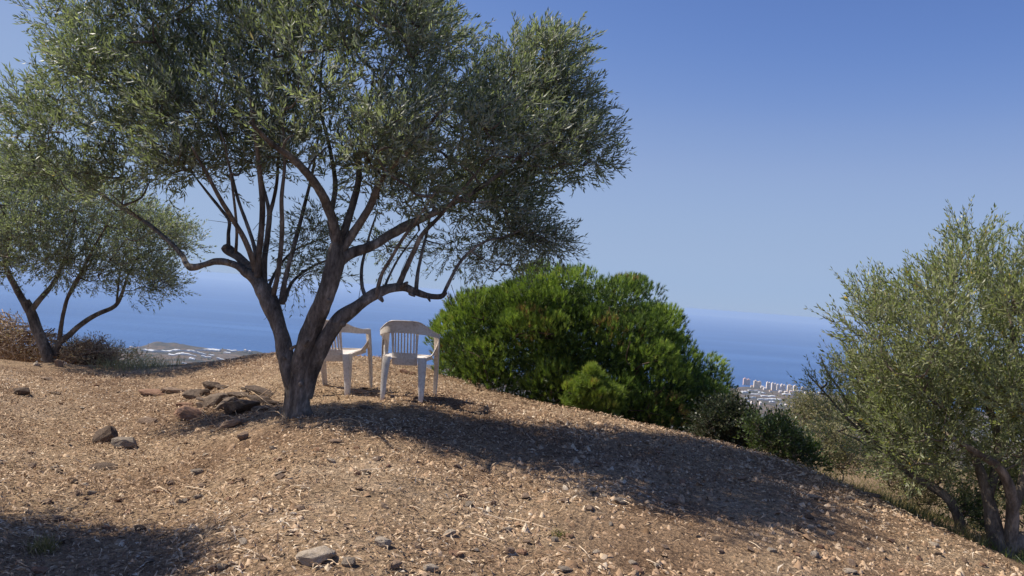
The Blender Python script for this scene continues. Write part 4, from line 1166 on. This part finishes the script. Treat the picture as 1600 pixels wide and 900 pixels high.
# ------------------------------------------------------------------ plastic chairs
def mat_plastic():
    mt, n, b = newmat('worn_white_plastic')
    co = objco(n)
    n1 = noise_node(n, 5, 6, .65, co); n2 = noise_node(n, 40, 5, .7, co)
    c1 = ramp(n, n1.outputs[0], [(.35, (.66, .58, .50)), (.6, (.80, .73, .65))])
    c2 = ramp(n, n2.outputs[0], [(.3, (.62, .58, .52)), (.52, (1, 1, 1))])
    cc = mixc(n, .7, c1.outputs[0], c2.outputs[0], 'MULTIPLY')
    n.links.new(cc, b.inputs['Base Color']); b.inputs['Roughness'].default_value = .42
    n.links.new(bump_node(n, n2.outputs[0], .15, .002), b.inputs['Normal'])
    return mt
M_plastic = mat_plastic()

def sheet(name, grid, th, mat, parent, bev=.0015, subs=0):
    """a curved plate: grid[i][j] of points, given thickness"""
    bm = bmesh.new(); rows = [[bm.verts.new(p) for p in r] for r in grid]
    for i in range(len(rows) - 1):
        for j in range(len(rows[0]) - 1):
            bm.faces.new((rows[i][j], rows[i][j + 1], rows[i + 1][j + 1], rows[i + 1][j]))
    bmesh.ops.recalc_face_normals(bm, faces=bm.faces)
    me = bpy.data.meshes.new(name); bm.to_mesh(me); bm.free()
    o = link_mesh(name, me, mat, parent)
    if subs:
        s = o.modifiers.new('sub', 'SUBSURF'); s.levels = s.render_levels = subs; s.boundary_smooth = 'PRESERVE_CORNERS'
    s = o.modifiers.new('solid', 'SOLIDIFY'); s.thickness = th; s.offset = 0
    s = o.modifiers.new('bev', 'BEVEL'); s.width = bev; s.segments = 2; s.limit_method = 'ANGLE'
    for p in me.polygons: p.use_smooth = True
    return o

def back_y(z): return -.205 - .20 * (z - .40) - .05 * max(0, z - .7)

def make_chair():
    t = empty('plastic_chair', (0, 0, 0))
    m_ = M_plastic
    # seat with a dished top
    g = []
    for j in range(9):
        v = j / 8; y = -.215 + .43 * v; hw = .175 + .045 * v
        row = []
        for i in range(9):
            u = i / 4 - 1; row.append((u * hw, y, .425 - .018 * (1 - u * u) * (1 - (2 * v - 1) ** 2 * .6) + (.012 * v) - (.02 * max(0, v - .85) / .15)))
        g.append(row)
    sheet('seat', g, .006, m_, t, subs=1)
    # skirt under the seat edge: front and two sides
    for pts in ([(-.22, .215), (-.11, .235), (0, .24), (.11, .235), (.22, .215)], [(-.175, -.215), (-.198, 0), (-.22, .215)], [(.175, -.215), (.198, 0), (.22, .215)]):
        sheet('seat_rim', [[(x, y, .428) for x, y in pts], [(x * 1.01, y * 1.01, .385) for x, y in pts]], .006, m_, t)
    # backrest: lower panel, side bands
    def panel(z0, z1, hw0, hw1, nz=3):
        g_ = []
        for k_ in range(nz + 1):
            z = z0 + (z1 - z0) * k_ / nz; hw = hw0 + (hw1 - hw0) * k_ / nz
            g_.append([(u * hw, back_y(z) + .022 * u * u, z) for u in (-1, -.66, -.33, 0, .33, .66, 1)])
        return g_
    lower = sheet('backrest', panel(.350, .474, .125, .128), .007, m_, t)
    for s in (-1, 1):
        g_ = []
        for k_ in range(5):
            z = .472 + (.685 - .472) * k_ / 4
            hw = .128 + .012 * (k_ / 4) ** 2
            g_.append([(s * .108, back_y(z) + .022 * (.108 / .13) ** 2, z), (s * hw, back_y(z) + .022, z)])
        sheet('side_band', g_, .0072, m_, lower)
    for k_ in range(7):
        x = -.093 + .031 * k_
        g_ = []
        for kk in range(4):
            z = .471 + (.678 - .471) * kk / 3; y = back_y(z) + .022 * (x / .13) ** 2
            g_.append((x, y, z))
        bm = bmesh.new(); rings = []
        for (xx_, yy_, zz_) in g_:
            rings.append([bm.verts.new((xx_ + a_, yy_ + b_, zz_)) for a_, b_ in ((-.0062, -.005), (.0062, -.005), (.0062, .012), (-.0062, .012))])
        for a_, b_ in zip(rings, rings[1:]):
            for i in range(4): bm.faces.new((a_[i], a_[(i + 1) % 4], b_[(i + 1) % 4], b_[i]))
        bm.faces.new(rings[0][::-1]); bm.faces.new(rings[-1])
        me = bpy.data.meshes.new('slat'); bm.to_mesh(me); bm.free()
        link_mesh('slat', me, m_, lower)
    # top rail sweeping into the arms
    prof = [(0, -.290, .800, .672), (.06, -.289, .800, .672), (.115, -.283, .798, .672), (.150, -.270, .790, .664), (.185, -.246, .768, .662), (.222, -.205, .736, .655), (.255, -.150, .706, .642),
            (.280, -.075, .680, .630), (.292, .02, .664, .622), (.294, .11, .656, .606), (.288, .175, .650, .560)]
    full = [(-x, y, a_, b_) for x, y, a_, b_ in prof[:0:-1]] + prof
    cut = 3
    rail = full[len(prof) - 1 - 6: len(prof) + 6]
    def strip(pr):
        g_ = []
        for f_ in (1.0, .93, .62, .3, 0):
            row = []
            for x, y, zu, zl in pr:
                fl = .012 if f_ == 1.0 else (.002 if f_ > .9 else 0)      # rolled edge
                z = zl + (zu - zl) * f_
                lean = .05 * (1 - f_) * max(0, 1 - abs(x) / .29) + fl * 0
                n_ = math.hypot(x, y); row.append((x * (1 + fl / n_ * .6), y * (1 + fl / n_) + lean * .55, z - (.004 if f_ == 1 else 0)))
            g_.append(row)
        return g_
    sheet('top_rail', strip(rail), .007, m_, t, subs=1)
    for s in (-1, 1):
        pr = [(s * x, y, a_, b_) for x, y, a_, b_ in prof[6:]]
        sheet('armrest', strip(pr), .0068, m_, t, subs=1)
        # flat top of the arm
        g_ = [[(s * (x - .0), y, a_ + .001) for x, y, a_, b_ in prof[6:]], [(s * (x - .022), y + .004, a_ + .004) for x, y, a_, b_ in prof[6:]], [(s * (x - .044), y + .008, a_ - .004) for x, y, a_, b_ in prof[6:]]]
        sheet('armrest_top', g_, .006, m_, t, subs=1)
        # side web curving from arm front down to the seat
        g_ = []
        for k_ in range(8):
            v = k_ / 7; y = .185 - .33 * v
            ztop = .60 - .165 * min(1, v * 1.7) ** .6; xo = .285 - .055 * min(1, v * 1.25)
            g_.append([(s * xo, y, ztop), (s * (xo - .018), y, ztop - .35 * (ztop - .425)), (s * (xo * .5 + .115), y, .428), (s * (.185 + .035 * (1 - v) - .01), y, .424)])
        sheet('side_web', g_, .006, m_, t, subs=1)
        # front leg: L section
        zt = .650; rows1, rows2 = [], []
        for k_ in range(7):
            v = k_ / 6; z = zt * (1 - v); x = .292 - .012 * v + .008 * math.sin(v * 3.1); y = .185 + .045 * v
            wd = .062 - .028 * v; dp = .075 - .035 * v
            rows1.append([(s * x, y, z), (s * (x - wd * .55), y + .008, z), (s * (x - wd), y + .004, z)])
            rows2.append([(s * (x - .001), y, z), (s * (x + .004), y - dp * .5, z), (s * (x - .001), y - dp, z)])
        lg = sheet('leg', rows1, .007, m_, t); sheet('leg_flange', rows2, .0066, m_, lg)
        # rear leg
        rows1, rows2 = [], []
        for k_ in range(6):
            v = k_ / 5; z = .432 * (1 - v); x = .212 - .006 * v + .004 * math.sin(v * 3); y = -.215 - .05 * v
            wd = .080 - .042 * v; dp = .07 - .03 * v
            rows1.append([(s * x, y, z), (s * (x - wd * .5), y - .006, z), (s * (x - wd), y - .002, z)])
            rows2.append([(s * (x + .001), y, z), (s * (x + .005), y + dp * .5, z), (s * (x + .001), y + dp, z)])
        lg = sheet('leg', rows1, .007, m_, t); sheet('leg_flange', rows2, .0066, m_, lg)
    return t

def copy_tree(o, parent=None):
    c = o.copy(); col.objects.link(c); c.parent = parent
    for ch in [x for x in bpy.data.objects if x.parent == o]: copy_tree(ch, c)
    return c
GC = 'white plastic garden chairs facing the sea'
ch1 = make_chair()
ch2 = copy_tree(ch1)
def place(ch, pxr, pyr, yaw, lab):
    """stand the chair with its rear feet round photo pixel (pxr, pyr)"""
    b = G(pxr, pyr)
    ch.rotation_euler = (0, 0, yaw)
    off = Matrix.Rotation(yaw, 3, 'Z') @ Vector((0, .26, 0))
    x, y = b.x + off.x, b.y + off.y
    feet = [Matrix.Rotation(yaw, 3, 'Z') @ Vector(f_) for f_ in ((.2, -.26, 0), (-.2, -.26, 0), (.28, .23, 0), (-.28, .23, 0))]
    hs = [H1(x + f_.x, y + f_.y) for f_ in feet]
    ch.location = (x, y, sum(hs) / 4 + .004)
    sx = ((hs[0] + hs[2]) - (hs[1] + hs[3])) / 2 / .48; sy = ((hs[2] + hs[3]) - (hs[0] + hs[1])) / 2 / .49
    nrm = Vector((0, 0, 1)); loc = Matrix.Rotation(yaw, 4, 'Z') @ Matrix.Rotation(math.atan(sy), 4, 'X') @ Matrix.Rotation(-math.atan(sx), 4, 'Y')
    ch.rotation_euler = loc.to_euler()
    tag(ch, lab, 'chair', GC)
place(ch1, 627, 626, R_(-2.0), 'white plastic armchair standing clear on the right, between tree and pine')
place(ch2, 515, 619, R_(-11), 'white plastic armchair on the left, half hidden by the olive trunk')

# ------------------------------------------------------------------ far coast: greenhouses, towers, houses
M_green = mat_plain('greenhouse_plastic', (.66, .67, .68), .7, .2, .01)
M_tower_a = mat_plain('pink_render', (.88, .60, .50), .8, .06, .05)
M_tower_b = mat_plain('cream_render', (.82, .70, .56), .8, .06, .05)
M_tower_c = mat_plain('white_render', (.88, .78, .70), .8, .06, .05)
M_window = mat_plain('dark_windows', (.10, .12, .15), .3, .1, 1)
M_roof = mat_plain('clay_roof', (.36, .19, .12), .85, .15, .3)
M_fartree = mat_plain('far_tree_crowns', (.05, .065, .035), .9, .3, .2)

def box(name, sx, sy, sz, mat, parent=None, loc=(0, 0, 0), taper=1.0):
    bm = bmesh.new(); bmesh.ops.create_cube(bm, size=1)
    for v in bm.verts:
        k_ = taper if v.co.z > 0 else 1
        v.co = Vector((v.co.x * sx * k_, v.co.y * sy * k_, (v.co.z + .5) * sz))
    me = bpy.data.meshes.new(name); bm.to_mesh(me); bm.free()
    o = link_mesh(name, me, mat, parent); o.location = loc
    return o

def farG(px, py):
    r = ray(px, py); ds = np.geomspace(1400, 9000, 4000)
    x = r.x / r.y * ds; z = r.z / r.y * ds
    hit = np.nonzero(z < H(x, ds))[0]
    d_ = ds[hit[0]] if len(hit) else 4900
    return Vector((r.x / r.y * d_, d_, max(H1(r.x / r.y * d_, d_), SEA)))

def greenhouse(px, py, wpx, lab, grp, dpx=1.0, yaw=0):
    b = farG(px, py); s1 = b.y / F
    if H1(b.x, b.y) < SEA + 1.5 or b.z <= SEA + 1.5: return
    W_ = wpx * s1 * .85; Dp = min(300, dpx * s1 / (0.10 if b.y > 4000 else .13) * .6)
    t = empty('greenhouse', (b.x, b.y, b.z)); tag(t, lab, 'greenhouse', grp)
    # long multi-span roof following the slope
    nx = max(2, int(W_ / 25)); ny = 5; bm = bmesh.new(); rows = []
    cy, sy_ = math.cos(yaw), math.sin(yaw)
    for j in range(ny):
        row = []
        for i in range(nx * 2 + 1):
            lx = (i / (nx * 2) - .5) * W_; ly = (j / (ny - 1) - .5) * Dp
            X = lx * cy - ly * sy_; Y = lx * sy_ + ly * cy
            zz = H1(b.x + X, b.y + Y) - b.z
            row.append(bm.verts.new((X, Y, max(zz, SEA - b.z) + 5.0 + (1.6 if i % 2 else 0))))
        rows.append(row)
    for j in range(ny - 1):
        for i in range(nx * 2): bm.faces.new((rows[j][i], rows[j][i + 1], rows[j + 1][i + 1], rows[j + 1][i]))
    edge = [e for e in bm.edges if e.is_boundary]
    ext = bmesh.ops.extrude_edge_only(bm, edges=edge)
    for v in [g_ for g_ in ext['geom'] if isinstance(g_, bmesh.types.BMVert)]: v.co.z -= 9
    me = bpy.data.meshes.new('plastic_cover'); bm.to_mesh(me); bm.free()
    link_mesh('plastic_cover', me, M_green, t)

GL = 'greenhouses on the headland at the left'; GR = 'greenhouses on the coastal plain at the right'
gl = [(235, 548.5, 26, 1.2), (262, 549.5, 44, 1.6), (300, 549, 40, 1.8), (325, 546.5, 34, 1.6), (345, 545, 24, 1.6), (285, 553.5, 40, 1.0), (300, 561.5, 8, 1.0), (288, 569, 8, 1.0), (322, 559, 14, .8), (330, 556, 8, .8), (362, 549, 14, .7), (345, 562, 12, .7), (183, 545, 22, .9), (195, 549, 20, .8), (378, 547, 10, .6), (355, 552, 10, .7)]
for i, (a, b_, c, d_) in enumerate(gl): greenhouse(a, b_, c * 1.25, 'white plastic greenhouse on the headland seen left of the olive trunk', GL, d_, rng.uniform(-.12, .12))
gr_ = [(1135, 609, 12, 1.2), (1155, 606, 16, 1.0), (1163, 613, 10, 1.6), (1180, 617, 20, 1.0), (1178, 611, 22, 1.0), (1195, 625, 26, 1.1), (1212, 625, 22, 1.6), (1200, 620.5, 26, 1.0), (1172, 622, 20, 1.0), (1232, 617, 22, 1.2), (1215, 611, 16, .8), (1222, 632, 10, 1.0), (1206, 629, 10, .8), (1250, 622, 14, .8), (1318, 621, 18, 1.6), (1145, 616, 8, 1.0), (1168, 628, 8, .8), (1190, 614.5, 12, .8), (1150, 602, 14, .9), (1240, 612, 14, .9)]
for i, (a, b_, c, d_) in enumerate(gr_): greenhouse(a, b_, c, 'white plastic greenhouse on the coastal plain below the towers', GR, d_, rng.uniform(-.3, .1))

def tower(px, pyb, wpx, hpx, mat, lab, split=1):
    b = farG(px, pyb); b.z = max(b.z, SEA + 1); s1 = b.y / F
    W_, Ht = wpx * s1, hpx * s1 * 1.08
    t = empty('apartment_tower', (b.x, b.y, b.z - 3)); tag(t, lab, 'apartment tower', 'apartment towers along the coast')
    bw = W_ / split
    for k_ in range(split):
        cx = (k_ - (split - 1) / 2) * bw; hh = Ht * (1 - .08 * (k_ % 2))
        box('wall', bw * .80, 16, hh + 3, mat, t, (cx, 0, 0))
        box('stairwell', bw * .25, 6, hh + 8, mat, t, (cx, 0, 0))
        nf = max(3, int(hh / 6))
        for fl in range(nf):
            box('window_band', bw * .62, .6, 1.9, M_window, t, (cx, -8.2, 4 + fl * hh / nf))
TW = [(1166, 603, 11.5, 9, M_tower_a, 'pink apartment block, leftmost of the coast towers', 2), (1183, 605, 12.5, 9, M_tower_b, 'wide cream apartment block, second from the left', 2),
      (1200, 607, 6.5, 9, M_tower_c, 'slim white tower, third from the left', 2), (1208.5, 610.5, 8, 11, M_tower_c, 'tall white twin tower, fourth from the left', 2),
      (1215, 610, 5, 8.5, M_tower_c, 'narrow white tower, fifth from the left', 1), (1223, 610.5, 8, 9, M_tower_c, 'white tower in the middle of the row, sixth from the left', 2),
      (1233, 611, 8, 8.5, M_tower_b, 'cream tower, seventh from the left', 1), (1242, 612, 7, 8.5, M_tower_c, 'white tower, eighth from the left', 1), (1254, 613, 6, 7.5, M_tower_c, 'last white tower before the olive twigs, ninth from the left', 1)]
for a_ in TW: tower(*a_)
hs_ = [(1137, 601, 5), (1143, 600, 5), (1149, 602, 4), (1157, 603, 4), (1175, 605, 4), (1191, 606, 5), (1195, 609, 5), (1193, 604, 3), (1219, 613, 4), (1228, 614, 5), (1236, 614, 5), (1247, 613, 4), (1259, 615, 4), (1265, 615, 5), (1272, 616, 4), (1290, 613, 6), (1300, 614, 5), (1175, 631, 4), (1228, 635, 4), (1238, 636, 4), (1188, 632, 3), (178, 544, 4), (187, 543, 4), (383, 549, 3), (390, 550, 4), (600, 552, 4), (588, 551, 4), (1130, 600, 4), (1204, 612, 4), (1151, 606, 3), (205, 544, 4), (216, 545, 3), (1281, 615, 5), (1310, 616, 5)]
for i, (px, py, w_) in enumerate(hs_):
    b = farG(px, py); s1 = b.y / F
    if b.z < SEA + 1: continue
    left = px < 700
    t = empty('house', (b.x, b.y, b.z - 2)); tag(t, 'small pale house on the distant coast at the left' if left else 'small pale house on the distant coastal plain at the right', 'house', 'small houses on the left coast' if left else 'small houses on the right coastal plain')
    hh = rng.uniform(6, 10); W_ = w_ * s1
    box('wall', W_, 14, hh + 2, [M_tower_c, M_tower_b, M_tower_c][i % 3], t)
    box('roof', W_ * 1.04, 15, 2.6, M_roof if i % 3 == 1 else M_tower_c, t, (0, 0, hh + 2.002), .55)
    box('window', W_ * .5, .5, 1.6, M_window, t, (0, -7.1, hh * .55))
ORD = 'first second third fourth fifth sixth seventh eighth ninth tenth eleventh twelfth thirteenth fourteenth fifteenth sixteenth seventeenth eighteenth nineteenth twentieth'.split()
for grp, where in ((GL, 'on the headland left of the big olive trunk'), (GR, 'on the coastal plain below the towers')):
    lst = sorted([o for o in bpy.data.objects if o.get('group') == grp], key=lambda o: o.location.x / o.location.y)
    for k_, o in enumerate(lst): o['label'] = 'white plastic greenhouse, %s from the left %s' % (ORD[k_], where)
for grp, where in (('small houses on the left coast', 'on the distant coast at the left'), ('small houses on the right coastal plain', 'on the distant coastal plain at the right')):
    lst = sorted([o for o in bpy.data.objects if o.get('group') == grp], key=lambda o: o.location.x / o.location.y)
    for k_, o in enumerate(lst[:20]): o['label'] = 'small pale house, %s from the left %s' % (ORD[k_], where)
    for k_, o in enumerate(lst[20:][::-1]): o['label'] = 'small pale house, %s from the right %s' % (ORD[k_], where)
# distant scrub and trees dotted over the far hills
a_ = Acc()
g = np.random.default_rng(99)
ico = np.array([[1, 0, 0], [0, 1, 0], [-1, 0, 0], [0, -1, 0], [0, 0, 1.1]]); icf = np.array([[0, 1, 4], [1, 2, 4], [2, 3, 4], [3, 0, 4]])
VV, FF = [], []
cnt = 0
for lo, hi_, n_, r0, r1 in ((az_px(1110), az_px(1340), 900, 1700, 4700), (az_px(170), az_px(420), 500, 3300, 4800)):
    aa = g.uniform(lo, hi_, n_); rr = g.uniform(r0, r1, n_)
    x = rr * np.sin(aa); y = rr * np.cos(aa)
    k_ = fbm(x / 130, y / 130, 44, 2) > .05; x, y, rr = x[k_], y[k_], rr[k_]; z = H(x, y)
    s = g.uniform(3, 8, len(x))
    V = ico[None] * s[:, None, None] * (1 + g.normal(size=(len(x), 5, 1)) * .25) + np.stack([x, y, z + 1], -1)[:, None]
    VV.append(V.reshape(-1, 3)); FF.append((np.arange(len(x))[:, None, None] * 5 + icf[None]).reshape(-1, 3) + cnt); cnt += len(x) * 5
me = np_mesh('far_scrub', np.concatenate(VV), np.concatenate(FF))
tag(link_mesh('far_scrub', me, M_fartree), 'dark scrub and trees dotted over the far hills', kind='stuff')
# brown bare tracks are in the hillside material
